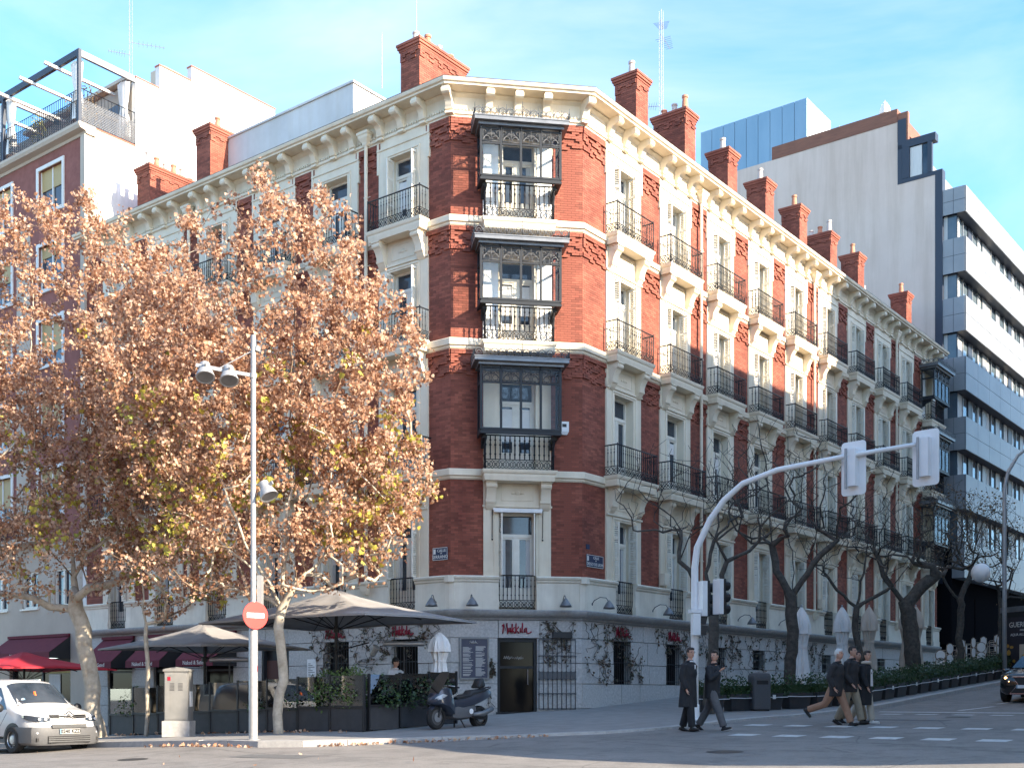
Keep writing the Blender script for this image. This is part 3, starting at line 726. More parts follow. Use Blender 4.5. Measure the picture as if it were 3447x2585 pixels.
for (p, a) in ((C1, (CHA-math.pi/2)/2), ((0, 0), CHA/2)):  # corner pieces that close the mitre
    b = MB(); b.prism([(-.16, .4), (-.16, -.105), (0, -.155), (.16, -.105), (.16, .4)], 'z', ZB+.004, ZP-.22); b.prism([(-.16, .4), (-.16, -.18), (0, -.245), (.16, -.18), (.16, .4)], 'z', ZP-.22, ZP-.005)
    link('plinth', b.mesh('plinth', 'cream_plinth'), BLD, (p[0], p[1], 0), a)
# --- granite base, block by block
def stone_base(fac, L, openings):
    zc = [.2, 1.15, 1.95, 2.62, 3.42, 4.0]; rng = random.Random(len(openings)+int(L))
    root = place(fac, 0, MB().box(.0, L, .34, .6, 0, 4.0).mesh('stone_base', 'granite_dark'), 'stone_base')
    for k in range(5):
        z0, z1 = zc[k], zc[k+1]; free = [(0.0, L)]
        for (a, c, o0, o1) in openings:
            if o0 < z1-.05 and o1 > z0+.05:
                free = [s for f in free for s in ((f[0], min(f[1], a)), (max(f[0], c), f[1])) if s[1]-s[0] > .02]
        for (a, c) in free:
            n = max(1, round((c-a)/1.25)); cuts = [a+(c-a)*i/n+(rng.uniform(-.12, .12) if 0 < i < n else 0) for i in range(n+1)]
            for p, q in zip(cuts, cuts[1:]):
                dy = rng.uniform(0, .02); e = .010
                b = MB(); b.add([(p+e, dy, z0+e), (q-e, dy, z0+e), (q-e, dy, z1-e), (p+e, dy, z1-e), (p+e, .36, z0+e), (q-e, .36, z0+e), (q-e, .36, z1-e), (p+e, .36, z1-e)], [(0,1,2,3), (0,4,5,1), (2,6,7,3), (1,5,6,2), (3,7,4,0)])
                sub(b.mesh('stone_block', 'granite'), 'stone_block', root)
    return root
opR = [(x-.55, x+.55, 1.95 if i < 2 else 2.62, 3.42) for i, x in enumerate(RB+[RGAL])]
stone_base('R', ULEN, opR)
opL = [(x-.6, x+.6, 1.95, 3.42) for x in LB[:2]]+[(LB[2]-.75, LB[2]+.75, 0, 3.42)]+[(x-.85, x+.85, 0, 3.42) for x in LB[3:]]
stone_base('L', LLEN, opL)
opC = [(1.52, 2.80, 0, 3.42)]
stone_base('C', CHL, opC)
def barred_window(fac, x0, x1, z0, z1):
    w = x1-x0; b = MB(); b.box(0, w, .28, .33, 0, z1-z0)
    root = place(fac, x0, b.mesh('barred_window', 'pane_dark'), 'barred_window', z0)
    n = max(4, round(w/.13)); g = MB()
    for i in range(1, n): g.tube([(w*i/n, .05, 0), (w*i/n, .05, z1-z0)], .013, 5)
    for zz in (.12, (z1-z0)*.5, z1-z0-.12): g.box(0, w, .04, .06, zz-.015, zz+.015)
    sub(g.mesh('window_grille', 'iron'), 'window_grille', root)
for o in opR: barred_window('R', *o)
for o in opL[:2]: barred_window('L', *o)
sub(MB().box(.1, 1.4, .2, .26, 0, 2.2).mesh('door_leaf', 'mortar'), 'door_leaf', place('L', LB[2]-.75, MB().box(0, .1, .05, .3, 0, 2.75).box(1.4, 1.5, .05, .3, 0, 2.75).box(.1, 1.4, .05, .3, 2.6, 2.75).box(.1, 1.4, .24, .3, 2.2, 2.6).mesh('door', 'dark_frame'), 'door', .65))
for o in opL[3:]:
    d = place('L', o[0], MB().box(0, .06, .1, .2, 0, 2.9).box(1.64, 1.7, .1, .2, 0, 2.9).box(.06, 1.64, .1, .2, 2.0, 2.08).box(.06, 1.64, .1, .2, 2.84, 2.9).mesh('shop_window', 'dark_frame'), 'shop_window', .5)
    sub(MB().box(.06, 1.64, .14, .16, 0, 2.84).mesh('pane', 'pane_dark'), 'pane', d)
# restaurant door with its glass, iron gate leaf, canopy box, menu board
door = place('C', 1.52, MB().box(0, .09, .1, .3, 0, 2.4).box(1.19, 1.28, .1, .3, 0, 2.4).box(.09, 1.19, .1, .3, 2.28, 2.4).box(.09, 1.19, .12, .3, 1.42, 1.50).box(-.05, 1.33, -.25, .1, -.10, .02).mesh('restaurant_door', 'dark_frame'), 'restaurant_door', 1.02)
sub(MB().box(.09, 1.19, .2, .215, .02, 2.28).mesh('pane', 'pane_dark'), 'pane', door, label='dark glass of the restaurant door')
sub(MB().tube([(1.0, .12, .9), (1.0, .12, 1.4)], .018, 6).mesh('handle', 'steel'), 'handle', door)
t = MB()
rr = random.Random(5)
for i in range(11): # handwritten neon line on the glass
    x = .22+i*.06; t.tube([(x, .19, 1.74+rr.uniform(-.03, .02)), (x+.035, .19, 1.80+rr.uniform(-.02, .04)), (x+.05, .19, 1.74)], .006, 3)
sub(t.mesh('glass_lettering', 'lettering'), 'glass_lettering', door)
gate = place('C', 2.86, MB().box(0, 1.2, -.05, -.03, .0, .04).box(0, 1.2, -.05, -.03, 2.24, 2.28).box(0, 1.2, -.052, -.03, .98, 1.22).box(0, 1.2, -.05, -.03, .5, .53).box(0, 1.2, -.05, -.03, 1.72, 1.75).mesh('iron_gate', 'iron_grey'), 'iron_gate', 1.12)
for i in range(9):
    g = MB(); x = i*1.2/8; g.tube([(x, -.06, 0), (x, -.06, 2.28)], .013, 5)
    for zz in (.5, .98, 1.22, 1.72): g.ball((x, -.06, zz), .03, n=6, m=4)
    sub(g.mesh('bar', 'iron_grey', smooth=True), 'bar', gate)
place('C', 3.3, MB().box(0, .62, -.22, 0, 0, .2).mesh('rolling_shutter_box', 'plastic_black'), 'rolling_shutter_box', 3.42)
menu = place('C', .28, MB().box(0, .06, -.07, 0, 0, 1.36).box(.90, .96, -.07, 0, 0, 1.36).box(.06, .90, -.07, 0, 0, .06).box(.06, .90, -.07, 0, 1.30, 1.36).mesh('menu_board', 'zinc'), 'menu_board', 2.08)
sub(MB().box(.06, .90, -.04, 0, .06, 1.30).mesh('board', 'sign_blue'), 'board', menu)
t = MB(); rr = random.Random(2)
for c in (.11, .52):
    z = 1.08
    while z > .10:
        if rr.random() < .86: t.box(c, c+rr.uniform(.18, .33), -.044, -.041, z, z+.012)
        z -= .026
sub(t.mesh('menu_text', 'lettering'), 'menu_text', menu)
# brush-lettered restaurant name as raised strokes
def brush_name(s=1.0, th=.018):
    strokes = [[(0,-.1),(.06,.42),(.12,.05),(.22,.46),(.27,-.12)], [(.36,.2),(.29,.14),(.31,-.02),(.38,.05),(.40,.22),(.41,-.04),(.46,.06)],
               [(.50,.42),(.49,-.08)], [(.62,.25),(.51,.10),(.64,-.08)], [(.70,.44),(.68,-.08)], [(.84,.27),(.70,.10),(.86,-.08)], [(.93,.2),(.92,-.04),(.98,.0)],
               [(1.04,.46),(1.02,.02),(1.08,-.04)], [(1.22,.20),(1.13,.13),(1.15,-.03),(1.23,.05),(1.25,.2),(1.26,-.03),(1.36,-.08),(1.52,.02)], [(-.04,.30),(.04,.36),(.07,.40)]]
    b = MB()
    for st in strokes:
        pts = [Vector((x*s*.62, 0, z*s*.62)) for x, z in st]
        b.tube([(p.x, -.03, p.z) for p in pts], [th*s*1.25]*len(pts), 6)
    return b.mesh('brush_name', 'red_logo', smooth=True)
BN = brush_name(1.0)
for fac, x, z in (('C', 1.68, 3.62), ('R', RB[0]-.45, 3.60), ('R', RB[1]-.45, 3.60), ('L', LB[0]-.5, 3.60), ('L', LB[1]-.5, 3.60)):
    place(fac, x, BN, 'restaurant_lettering', z, label='red handwritten restaurant name over the doorway' if fac == 'C' else None)
t = brush_name(.28, .014); sub(t, 'menu_heading', menu, (.33, -.03, 1.17)); t.materials[0] = MATS['lettering']
# street name plates
def plate(fac, x, z, w, h, lines, rows, label):
    p = place(fac, x, MB().box(-w/2, w/2, -.03, 0, 0, h).mesh('street_name_plate', 'sign_blue'), 'street_name_plate', z, label=label)
    b = MB().box(-w/2, w/2, -.035, -.03, 0, .015).box(-w/2, w/2, -.035, -.03, h-.015, h).box(-w/2, -w/2+.015, -.035, -.03, .015, h-.015).box(w/2-.015, w/2, -.035, -.03, .015, h-.015)
    b.box(-w/2+.03, -w/2+.12, -.034, -.03, h*.5, h-.04)
    for s, (sz, zz, xo) in zip(lines, rows): b.merge(text_mb(s, sz), Matrix.Translation((xo, -.033, zz)))
    sub(b.mesh('plate_lettering', 'lettering'), 'plate_lettering', p)
plate('L', LLEN-.42, 5.92, .62, .40, ('CALLE', 'DE', 'SERRANO'), ((.13, .30, .06), (.07, .215, .05), (.15, .10, 0)), 'blue enamel street plate reading CALLE DE SERRANO')
plate('R', .70, 5.78, .98, .40, ('CALLE', 'DE', 'DIEGO DE LEON'), ((.12, .31, .06), (.06, .22, .05), (.135, .10, 0)), 'blue enamel street plate reading CALLE DE DIEGO DE LEON')
place('R', .30, MB().box(-.1, .1, -.02, 0, 0, .16).mesh('house_number', 'sign_blue'), 'house_number', 6.35)
# alarm box, downpipes, gooseneck wall lamps
al = place('R', .02, MB(), None) if False else None
a = MB().loft([[(-.10, -.09, 0), (.10, -.09, 0), (.10, 0, 0), (-.10, 0, 0)], [(-.15, -.12, .10), (.15, -.12, .10), (.15, 0, .10), (-.15, 0, .10)], [(-.15, -.12, .42), (.15, -.12, .42), (.15, 0, .42), (-.15, 0, .42)]])
al = place('C', CHL-.62, a.mesh('alarm_box', 'white_metal'), 'alarm_box', 10.0)
sub(MB().box(-.07, .07, -.126, -.12, .24, .34).mesh('sticker', 'slate'), 'sticker', al)
def downpipe(fac, x, z0=5.3):
    b = MB(); b.tube([(0, -.16, z0-.25), (0, -.16, ZT+.05)], .06, 8)
    for z in (6.6, 8.1, 10.2, 12.0, 14.2, 16.0, 18.3): b.lathe([(.062, 0), (.078, .01), (.078, .05), (.062, .06)], (0, -.16, z), 8); b.box(.05, .2, -.17, -.15, z+.02, z+.035)
    p = place(fac, x, b.mesh('downpipe', 'cream', auto=40), 'downpipe')
    h = MB().loft([[(-s, -.16-s*.8, z), (s, -.16-s*.8, z), (s, -.10, z), (-s, -.10, z)] for s, z in ((.08, 0), (.12, .10), (.20, .22), (.22, .30), (.26, .34), (.26, .42))])
    sub(h.mesh('rain_hopper', 'cream'), 'rain_hopper', p, (0, 0, ZT+.05))
    q = MB().loft([[(-s, -.16-s, z), (s, -.16-s, z), (s, -.16+s, z), (-s, -.16+s, z)] for s, z in ((.10, 0), (.14, .12), (.16, .30), (.20, .36), (.20, .42))])
    sub(q.mesh('pipe_foot', 'cream'), 'pipe_foot', p, (0, 0, z0-.35))
for x in ((RB[1]+RB[2])/2, (RB[4]+RB[5])/2, (RB[7]+RB[8])/2): downpipe('R', x)
downpipe('L', (LB[0]+LB[1])/2); downpipe('L', (LB[4]+LB[3])/2)
def gooseneck(fac, x, z=4.55, lean=0.0):
    b = MB(); b.lathe([(.05, 0), (.05, .02)], (0, 0, 0), 8)
    b = MB().tube([(0, 0, 0), (0, -.10, .12), (lean*.1, -.25, .22), (lean*.2, -.42, .20), (lean*.25, -.50, .06)], .013, 6).ball((0, 0, 0), .055, .03, .055, 8, 4)
    g = place(fac, x, b.mesh('wall_lamp', 'iron_grey', smooth=True), 'wall_lamp', z, y=-.14)
    sub(MB().lathe([(.03, .12), (.06, .08), (.12, .0), (.18, -.10), (.20, -.16), (.17, -.15), (.02, .0)], (lean*.25, -.50, .0), 10).mesh('lamp_shade', 'zinc', smooth=True), 'lamp_shade', g)
for x in (.62, 3.62): gooseneck('C', x)
for x in (.35, 4.2, 10.8, 14.6): gooseneck('R', x, lean=1)
for x in (LLEN-.5,): gooseneck('L', x, lean=1)
for x, fac in ((RB[1]-1.0, 'R'), (RB[5]-1.05, 'R'), (RB[7]-1.05, 'R')): place(fac, x, MB().box(-.16, .16, -.28, -.07, 0, .42).mesh('meter_box', 'cream'), 'meter_box', 5.5)
# --- chimneys
def chimney(u0, u1, v0, v1, top, pots, z0=20.9, name='chimney'):
    b = MB(); regs = []
    core = MB().box(u0+.02, u1-.02, v0+.02, v1-.02, z0, top-.04)
    for (o, za, zb) in ((.05, top-.26, top-.18), (.09, top-.18, top-.09), (.12, top-.09, top)): core.box(u0-o, u1+o, v0-o, v1+o, za, zb-.004)
    ch = core.build(name, 'brick', BLD)
    fld = MB()
    for (w, M) in ((u1-u0, Matrix.Translation((u0, v0, 0))), (v1-v0, Matrix.Translation((u0, v1, 0)) @ Matrix.Rotation(-math.pi/2, 4, 'Z'))):
        for (x0, x1, y, za, zb) in brick_field([(0, w, z0, top-.26)], [], .24, .075):
            k = 0
            q = top-.26-(za+zb)/2
            if q < .42 and (abs(((x0/.5) % 1)-.5)*.6+.05 > q-.02): k = .035
            fld.add([M @ Vector(p) for p in [(x0,-k,za),(x1,-k,za),(x1,-k,zb),(x0,-k,zb),(x0,.03,za),(x1,.03,za),(x1,.03,zb),(x0,.03,zb)]], [(0,1,2,3),(0,4,5,1),(2,6,7,3),(1,5,6,2),(3,7,4,0)])
    sub(fld.mesh('brickwork', 'brick'), 'brickwork', ch, kind='stuff')
    n = len(pots)
    for i, hgt in enumerate(pots):
        if n == 1: pu, pv = (u0+u1)/2, (v0+v1)/2
        elif u1-u0 > v1-v0: pu, pv = u0+(u1-u0)*(i+.5)/n, (v0+v1)/2
        else: pu, pv = (u0+u1)/2, v0+(v1-v0)*(i+.5)/n
        sub(MB().lathe([(.13, 0), (.12, hgt*.5), (.10, hgt*.85), (.125, hgt*.88), (.125, hgt)], (pu, pv, top), 10).mesh('chimney_pot', 'terracotta' if (i+int(u0*3)) % 2 else 'pot_grey', auto=40), 'chimney_pot', ch)
chimney(-1.56, .9, 5.71, 6.59, 24.22, (.45, .62, .5, .45))
chimney(-1.65, .95, 21.0, 21.9, 24.1, (.7, .6, .5, .6, .6, .3))
chimney(-1.7, -.25, 16.9, 17.8, 24.55, (.65,))
for i, (u, top) in enumerate(((5.3, 24.25), (8.9, 24.35), (12.5, 24.15), (16.05, 24.15), (19.65, 24.2), (23.25, 24.1), (26.85, 24.15), (34.1, 24.15))):
    big = i in (1, 5); w = .42
    chimney(u-w, u+w, .95, 2.35 if big else 1.85, top, (.7, .5, .4) if big else (.65,))
chimney(31.6, 32.6, 2.6, 4.2, 24.0, (.4, .4, .5, .6))
# --- white set-back top floor and roof aerials
MB().box(-.8, .9, 9.7, 17.6, 20.9, 24.25).box(-.86, .96, 9.64, 17.66, 24.25, 24.33).build('penthouse', 'render_grey', BLD)
def mast(u, v, z0, z1, lat=True, name='aerial_mast', label=None, yagi=()):
    m = sthing(name, label, 'aerial', u, v, z0)
    b = MB(); h = z1-z0
    if lat:
        s = .075
        for (a, c) in ((-s, -s), (s, -s), (0, s)): b.tube([(a, c, 0), (a, c, h)], .010, 4)
        z = 0
        P3 = [(-s, -s), (s, -s), (0, s)]
        while z < h-.3:
            for i in range(3):
                a, c = P3[i], P3[(i+1) % 3]; b.tube([(*a, z), (*c, z+.3)], .005, 3)
            z += .3
    else: b.tube([(0, 0, 0), (0, 0, h)], [.025, .012], 5)
    b.build('mast', 'galv', m)
    for (zz, L, a) in yagi:
        y = MB(); dx, dy = math.cos(a), math.sin(a); y.tube([(0, 0, 0), (dx*L, dy*L, .0)], .014, 4)
        for i in range(7):
            f = .25+.12*i; w = .34-.03*i; y.tube([(dx*L*f-dy*w, dy*L*f+dx*w, 0), (dx*L*f+dy*w, dy*L*f-dx*w, 0)], .008, 3)
        y.build('antenna', 'galv', m, loc=(0, 0, zz-z0))
mast(11.0, 3.5, 21.2, 30.2, True, label='tall lattice aerial mast with a small aerial behind the right chimneys', yagi=((26.2, .8, 2.2), (29.2, 1.2, .2), (29.8, .7, .4)))
mast(.8, 8.0, 21.2, 28.6, False, label='thin whip aerial leaning beside the big corner chimney')
mast(.2, 9.2, 24.3, 26.4, False, label='short white aerial pole on the white rooftop room')
mast(11.8, 2.6, 21.2, 24.6, False, label='thin dark rod standing between the roof chimneys')
# ------------------------------------------------------------------ neighbour on the avenue: brick block with white party wall and roof terrace
def left_block():
    B = link('brick_neighbour_building', None, None, (O[0], O[1], 0), ANG, 'brick apartment building with a blank white party wall and a roof terrace with pergola', 'building')
    v0, v1, uf = VEND+.02, 52.0, -3.12
    # party wall outline (u, z)
    prof = [(uf, 0), (uf, 25.9), (-.68, 25.9), (-.68, 28.95), (.55, 28.95), (.55, 30.0), (2.3, 30.0), (2.3, 30.7), (7.3, 30.7), (7.3, 0)]
    MB().prism([(a, z) for a, z in prof], 'y', v0, v0+.3).build('party_wall', 'white_paint', B)
    MB().box(-.6, 7.2, v0+.31, v1, 24, 28.9).build('set_back_storey', 'pale_wall', B)
    for q in ((-.72, .53, v0-.03, v0+.33, 28.95, 29.0), (.52, 2.28, v0-.03, v0+.33, 30.0, 30.06), (2.27, 7.34, v0-.03, v0+.33, 30.7, 30.76), (uf-.02, -.72, v0-.02, v0+.02, 25.86, 25.93)): MB().box(*q).build('wall_coping', 'tile_red', B)
    # street wall with openings (facade-local x = v1 - v)
    cols = [25.2+2.62*i for i in range(10)]
    floors = [22.95, 19.55, 16.2, 12.9, 9.6]
    w = 1.9
    wall = MB()
    zs = [8.3]
    cc = [26.2, 30.4, 34.6, 38.8, 43.0, 47.2]
    for i, c in enumerate(cc):
        nxt = cc[i+1] if i+1 < len(cc) else v1+w/2
        if i == 0: wall.box(uf, uf+.35, v0+.302, c-w/2, 8.3, 25.5)
        wall.box(uf, uf+.35, c+w/2, nxt-w/2, 8.3, 25.5)
        zp = 8.3
        for z in sorted(floors): wall.box(uf, uf+.35, c-w/2, c+w/2, zp, z); zp = z+1.95
        wall.box(uf, uf+.35, c-w/2, c+w/2, zp, 25.5)
    wall.build('brick_facade', 'brick_old', B)
    for c in cc:
        for z in floors:
            f = MB(); e = .16
            f.box(-.05, .12, -w/2-e, -w/2, -e, 1.95+e).box(-.05, .12, w/2, w/2+e, -e, 1.95+e).box(-.05, .12, -w/2, w/2, 1.95, 1.95+e).box(-.09, .12, -w/2, w/2, -e, 0)
            f.box(.10, .16, -w/2, -w/2+.06, 0, 1.95).box(.10, .16, w/2-.06, w/2, 0, 1.95).box(.10, .16, -.04, .04, 0, 1.95)
            o = f.build('window', 'white_paint', B, loc=(uf, c, z))
            MB().box(.17, .2, -w/2, w/2, 0, 1.95).build('pane', 'pane', o)
            MB().box(.13, .165, -w/2+.06, w/2-.06, 1.95-random.choice((1.35, .5, .9)), 1.95).build('roller_blind', 'wood_blind', o)
    for v in (28.4,): MB().box(uf-.04, uf+.02, v-.55, v+.55, 8.3, 22.6).build('rendered_strip', 'pale_wall', B)
    MB().box(uf-.10, uf+.4, v0-.02, v0+.30, 8.3, 25.5).build('corner_strip', 'pale_wall', B)
    MB().prism([(uf+.4, 25.5), (uf-.05, 25.5), (uf-.1, 25.6), (uf-.35, 25.66), (uf-.42, 25.78), (uf-.42, 25.9), (uf+.4, 25.9)], 'y', v0-.1, v1).build('eaves_cornice', 'pale_wall', B)
    MB().box(uf, uf+2.5, v0+.31, v1, 25.9, 25.95).build('terrace_floor', 'tile_red', B)
    # lower storeys
    base = MB(); c2 = [25.2, 27.85, 30.4, 33.0, 35.6, 38.2, 40.8]; ww = .66; prev = v0+.302
    for c in c2:
        base.box(uf-.02, uf+.35, prev, c-ww, 4.0, 8.3).box(uf-.02, uf+.35, c-ww, c+ww, 4.0, 5.45).box(uf-.02, uf+.35, c-ww, c+ww, 7.1, 8.3); prev = c+ww
    base.box(uf-.02, uf+.35, prev, v1, 4.0, 8.3)
    base.box(uf-.02, uf+.35, v0, 24.6, 0, 4.0).box(uf-.02, uf+.35, 29.6, 31.0, 0, 4.0).box(uf-.02, uf+.35, 36.0, v1, 0, 4.0)
    base.build('rendered_base', 'pale_wall', B)
    for c in c2:
        f = MB().box(.05, .14, -ww, -ww+.09, 0, 1.65).box(.05, .14, ww-.09, ww, 0, 1.65).box(.05, .14, -ww, ww, 1.56, 1.65).box(.05, .14, -ww, ww, 0, .1).box(.05, .14, -.06, .06, .1, 1.56).box(-.10, .1, -ww-.08, ww+.08, -.07, 0)
        o = f.build('window', 'white_wood', B, loc=(uf, c, 5.45)); MB().box(.15, .17, -ww, ww, 0, 1.65).build('pane', 'pane', o)
    for a, c in ((24.6, 29.6), (31.0, 36.0)):
        s = MB().box(.15, .3, a, a+.1, 0, 4).box(.15, .3, c-.1, c, 0, 4).box(.15, .3, a, c, 3.0, 3.2).box(.15, .3, (a+c)/2-.05, (a+c)/2+.05, 0, 3).build('shop_front', 'dark_frame', B, loc=(uf, 0, 0))
        MB().box(.2, .22, a+.1, c-.1, 0, 3).build('pane', 'pane_dark', s)
        MB().box(.12, .15, a+.1, a+2.0, 2.55, 3.0).build('fascia_board', 'yellow_sign', s)
        MB().box(.16, .19, a+1.1, a+2.0, .3, 2.5).build('window_card', 'curtain', s)
    # balcony along the first brick floor
    bl = MB().box(uf-.55, uf, 26.8, 34, 8.35, 8.55).build('balcony', 'pale_wall', B)
    r = MB()
    v = 26.85
    while v < 34: r.tube([(uf-.5, v, 8.55), (uf-.5, v, 9.6)], .016, 4); v += .16
    r.tube([(uf-.5, 26.8, 9.6), (uf-.5, 34, 9.6)], .025, 4); r.tube([(uf-.5, 26.8, 9.6), (uf, 26.8, 9.6)], .025, 4)
    r.build('railing', 'iron', bl)
    # terrace railing with lattice screens
    zr = 25.93
    tr = link('terrace_railing', None, B)
    r = MB(); lat = MB()
    def rail(p, q):
        p, q = Vector(p), Vector(q); n = round((q-p).length/.17)
        for i in range(n+1):
            c = p+(q-p)*i/n; r.tube([(c.x, c.y, zr), (c.x, c.y, zr+1.45)], .014, 4)
        for zz in (.06, 1.02, 1.45): r.tube([p+Vector((0, 0, zr+zz)), q+Vector((0, 0, zr+zz))], .02, 4)
        L = (q-p).length; d = (q-p).normalized(); nn = Vector((-d.y, d.x, 0))*-.03; m = int(L/.11)
        for s in (-1, 1):
            for i in range(-9, m+1):
                a0 = max(0, i*.11); a1 = min(L, i*.11+.96)
                if a1-a0 < .05: continue
                z0_ = (a0-i*.11) if s > 0 else .96-(a0-i*.11); z1_ = (a1-i*.11) if s > 0 else .96-(a1-i*.11)
                a = p+d*a0+nn; c = p+d*a1+nn; t = Vector((0, 0, .022))
                lat.add([a+Vector((0, 0, zr+.06+z0_))-t, c+Vector((0, 0, zr+.06+z1_))-t, c+Vector((0, 0, zr+.06+z1_))+t, a+Vector((0, 0, zr+.06+z0_))+t], [(0, 1, 2, 3)])
    rail((uf-.25, v0+.05, 0), (uf-.25, 44, 0)); rail((uf-.25, v0+.05, 0), (-.7, v0+.05, 0))
    r.build('bar_row', 'iron', tr); lat.build('lattice', 'iron_grey', tr)
    pg = link('pergola', None, B)
    zt = 28.75
    for v in (v0+.08, v0+6.2, v0+12.4): MB().box(uf-.36, uf-.22, v-.07, v+.07, zr, zt).build('post', 'navy_trim', pg)
    MB().box(uf-.36, uf-.22, v0+.01, 44, zt, zt+.28).build('beam', 'navy_trim', pg)
    for v in (v0+.08, v0+6.2, v0+12.4): MB().box(uf-.218, -.7, v-.06, v+.06, zt-.02, zt+.26).build('beam', 'zinc', pg)
    for i in range(7): v = v0+1.6+2.0*i; MB().box(uf-1.0, -.7, v-.06, v+.06, zt-.14, zt-.03).build('cross_beam', 'white_paint', pg)
    for (u_, v_) in ((uf-.05, v0+.6), (-.95, v0+.5), (uf-.05, v0+6.8), (uf-.05, v0+6.0)):
        c = MB(); n = 14
        c.loft([[(u_+(.16*k)*math.cos(j*2*math.pi/n)*(1+.25*(j % 2)), v_+(.34*k)*math.sin(j*2*math.pi/n)*(1+.2*(j % 2)), z) for j in range(n)] for k, z in ((1.15, zr+.3), (1.0, zr+1.0), (.55, zr+1.7), (.8, zr+2.1), (1.0, zt-.05))])
        c.build('curtain', 'canvas_white', pg, auto=50)
    MB().box(-.62, -.55, v0+1.2, v0+5, zr, zr+2.3).build('terrace_window', 'pane', B)
    MB().box(-.9, 2.0, v0+.4, v0+9, 28.95, 29.1).build('roof_slab', 'pale_wall', B)
    MB().box(1.0, 1.9, v0+.31, v0+1.3, 29.1, 30.3).build('chimney', 'pale_wall', B)
    return B
left_block()
mast(1.8, 27.5, 29.0, 40.5, True, label='tall lattice aerial mast behind the roof terrace pergola', yagi=((33.0, 1.6, -.6), (32.4, 1.0, 2.6)))

# ------------------------------------------------------------------ modern block at the far end of the side street
def modern_block():
    B = link('modern_office_building', None, None, (O[0], O[1], 0), ANG, 'modern block with grey panel bands, strip windows and a blank beige side wall', 'building')
    u0 = 37.0; u1 = 62.0
    MB().prism([(.42, 8), (.42, 31.7), (2.58, 31.7), (2.58, 35.4), (24, 35.4), (24, 0), (.42, 0)], 'x', u0, u0+.4).build('side_wall', 'beige_wall', B)
    MB().box(u0-.02, u0+.5, .0, .418, 8, 31.95).box(u0-.02, u0+.5, .42, 2.60, 31.702, 31.95).box(u0-.02, u0+.5, 2.35, 2.6, 31.952, 34.0).box(u0-.02, u0+.5, .40, 2.6, 33.75, 34.2).box(u0-.02, u0+.5, 2.1, 2.6, 34.2, 35.5).build('dark_trim', 'navy_trim', B)
    MB().box(u0-.03, u0+6, 2.62, 10.6, 35.402, 36.2).box(u0, u0+.3, 2.0, 2.62, 34.2, 35.9).build('rust_parapet', 'corten', B)
    MB().box(u0+.402, u1, .6, 24, 0, 31.5).build('core', 'panel_grey', B)
    MB().box(u0+.402, u1, 2.7, 24, 31.5, 35.3).build('penthouse', 'panel_grey', B)
    d = MB().box(u0-.03, u0+.2, .6, .85, 31.96, 33.74).box(u0-.03, u0+.2, 1.9, 2.34, 31.96, 33.74).build('dormer_window', 'navy_trim', B)
    MB().box(u0+.1, u0+.14, .85, 1.9, 31.96, 33.74).build('pane', 'pane', d); MB().box(u0+.05, u0+.09, 1.2, 1.88, 31.96, 33.7).build('curtain', 'curtain', d)
    bands = [(29.2, 30.7), (25.8, 27.8), (22.4, 24.4), (19.0, 20.95), (15.6, 17.5), (12.2, 14.2)]
    f = -1.3; g = .012
    for bi, (z0, z1) in enumerate(bands):
        bd = MB().box(u0+.05, u1, f+.04, .6, z0+.02, z1-.02).build('spandrel_band', 'navy_trim', B)
        zm = (z0+z1)/2
        for (a, c) in ((z0, zm), (zm, z1)):
            MB().box(u0+.03, u0+.06, f+.05+g, -.6-g, a+g, c-g).build('panel', 'panel_grey', bd); MB().box(u0+.03, u0+.06, -.6+g, .0, a+g, c-g).build('panel', 'panel_grey', bd)
            u = u0+.06
            while u < 54: MB().box(u+g, min(u+2.35, 54)-g, f, f+.05, a+g, c-g).build('panel', 'panel_grey', bd); u += 2.35
        MB().box(u0+.05, 54, f+.02, f+.06, z0-.001, z0+.015).build('soffit_edge', 'panel_grey', bd)
    wins = [(27.8, 29.2), (24.4, 25.8), (20.95, 22.4), (17.5, 19.0), (14.2, 15.6), (10.4, 12.2)]
    for (z0, z1) in wins:
        w = MB().box(u0+.3, u0+.36, -.75, .55, z0, z1).build('strip_window', 'navy_trim', B)
        MB().box(u0+.28, u0+.3, -.7, .1, z0, z1).build('pane', 'pane_sky', w); MB().box(u0+.26, u0+.278, -.2, .1, z0, z1).build('curtain', 'curtain', w)
        for i in range(6):
            a = u0+.4+2.9*i
            MB().box(a+2.1, a+2.9, -.72, -.3, z0, z1).build('pier', 'navy_trim' if i % 3 == 0 else 'panel_grey', w)
            MB().box(a, a+2.1, -.66, -.60, z0, z1).build('pane', 'pane_sky', w)
            for q in (0, 1.05): MB().box(a+q-.03, a+q+.03, -.74, -.66, z0, z1).build('mullion', 'galv', w)
            MB().box(a+.06+(i % 2)*1.0, a+.5+(i*7+int(z0)) % 3*.25+(i % 2)*1.0, -.68, -.662, z0, z1).build('curtain', 'curtain', w)
    MB().box(u0+.05, 56, -.5, .6, 4.5, 10.4).build('dark_base', 'void_shade', B)
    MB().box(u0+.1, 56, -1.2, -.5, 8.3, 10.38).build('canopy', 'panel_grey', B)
    MB().box(u0+4.5, 56, -.56, -.5, 4.2, 7.4).build('shade_sheet', 'void_shade', B)  # plain sheet coloured black to stand for the shaded void
    MB().box(u0+.5, 56, -.3, .6, 0, 4.5).build('entrance_wall', 'void_shade', B)
    # glazed rooftop volume
    gl = MB().box(41.05, 44.95, 10.05, 17.75, 34, 40.75).build('rooftop_volume', 'navy_trim', B)
    for i in range(9):
        a = 10+i*.87; MB().box(41, 41.05, a+.015, a+.855, 34, 40.8).build('panel', 'blue_panel', gl)
    for i in range(5): a = 41.0+i*.8; MB().box(a+.015, a+.785, 10.0, 10.05, 34, 40.8).build('panel', 'pale_panel', gl)
    return B
modern_block()
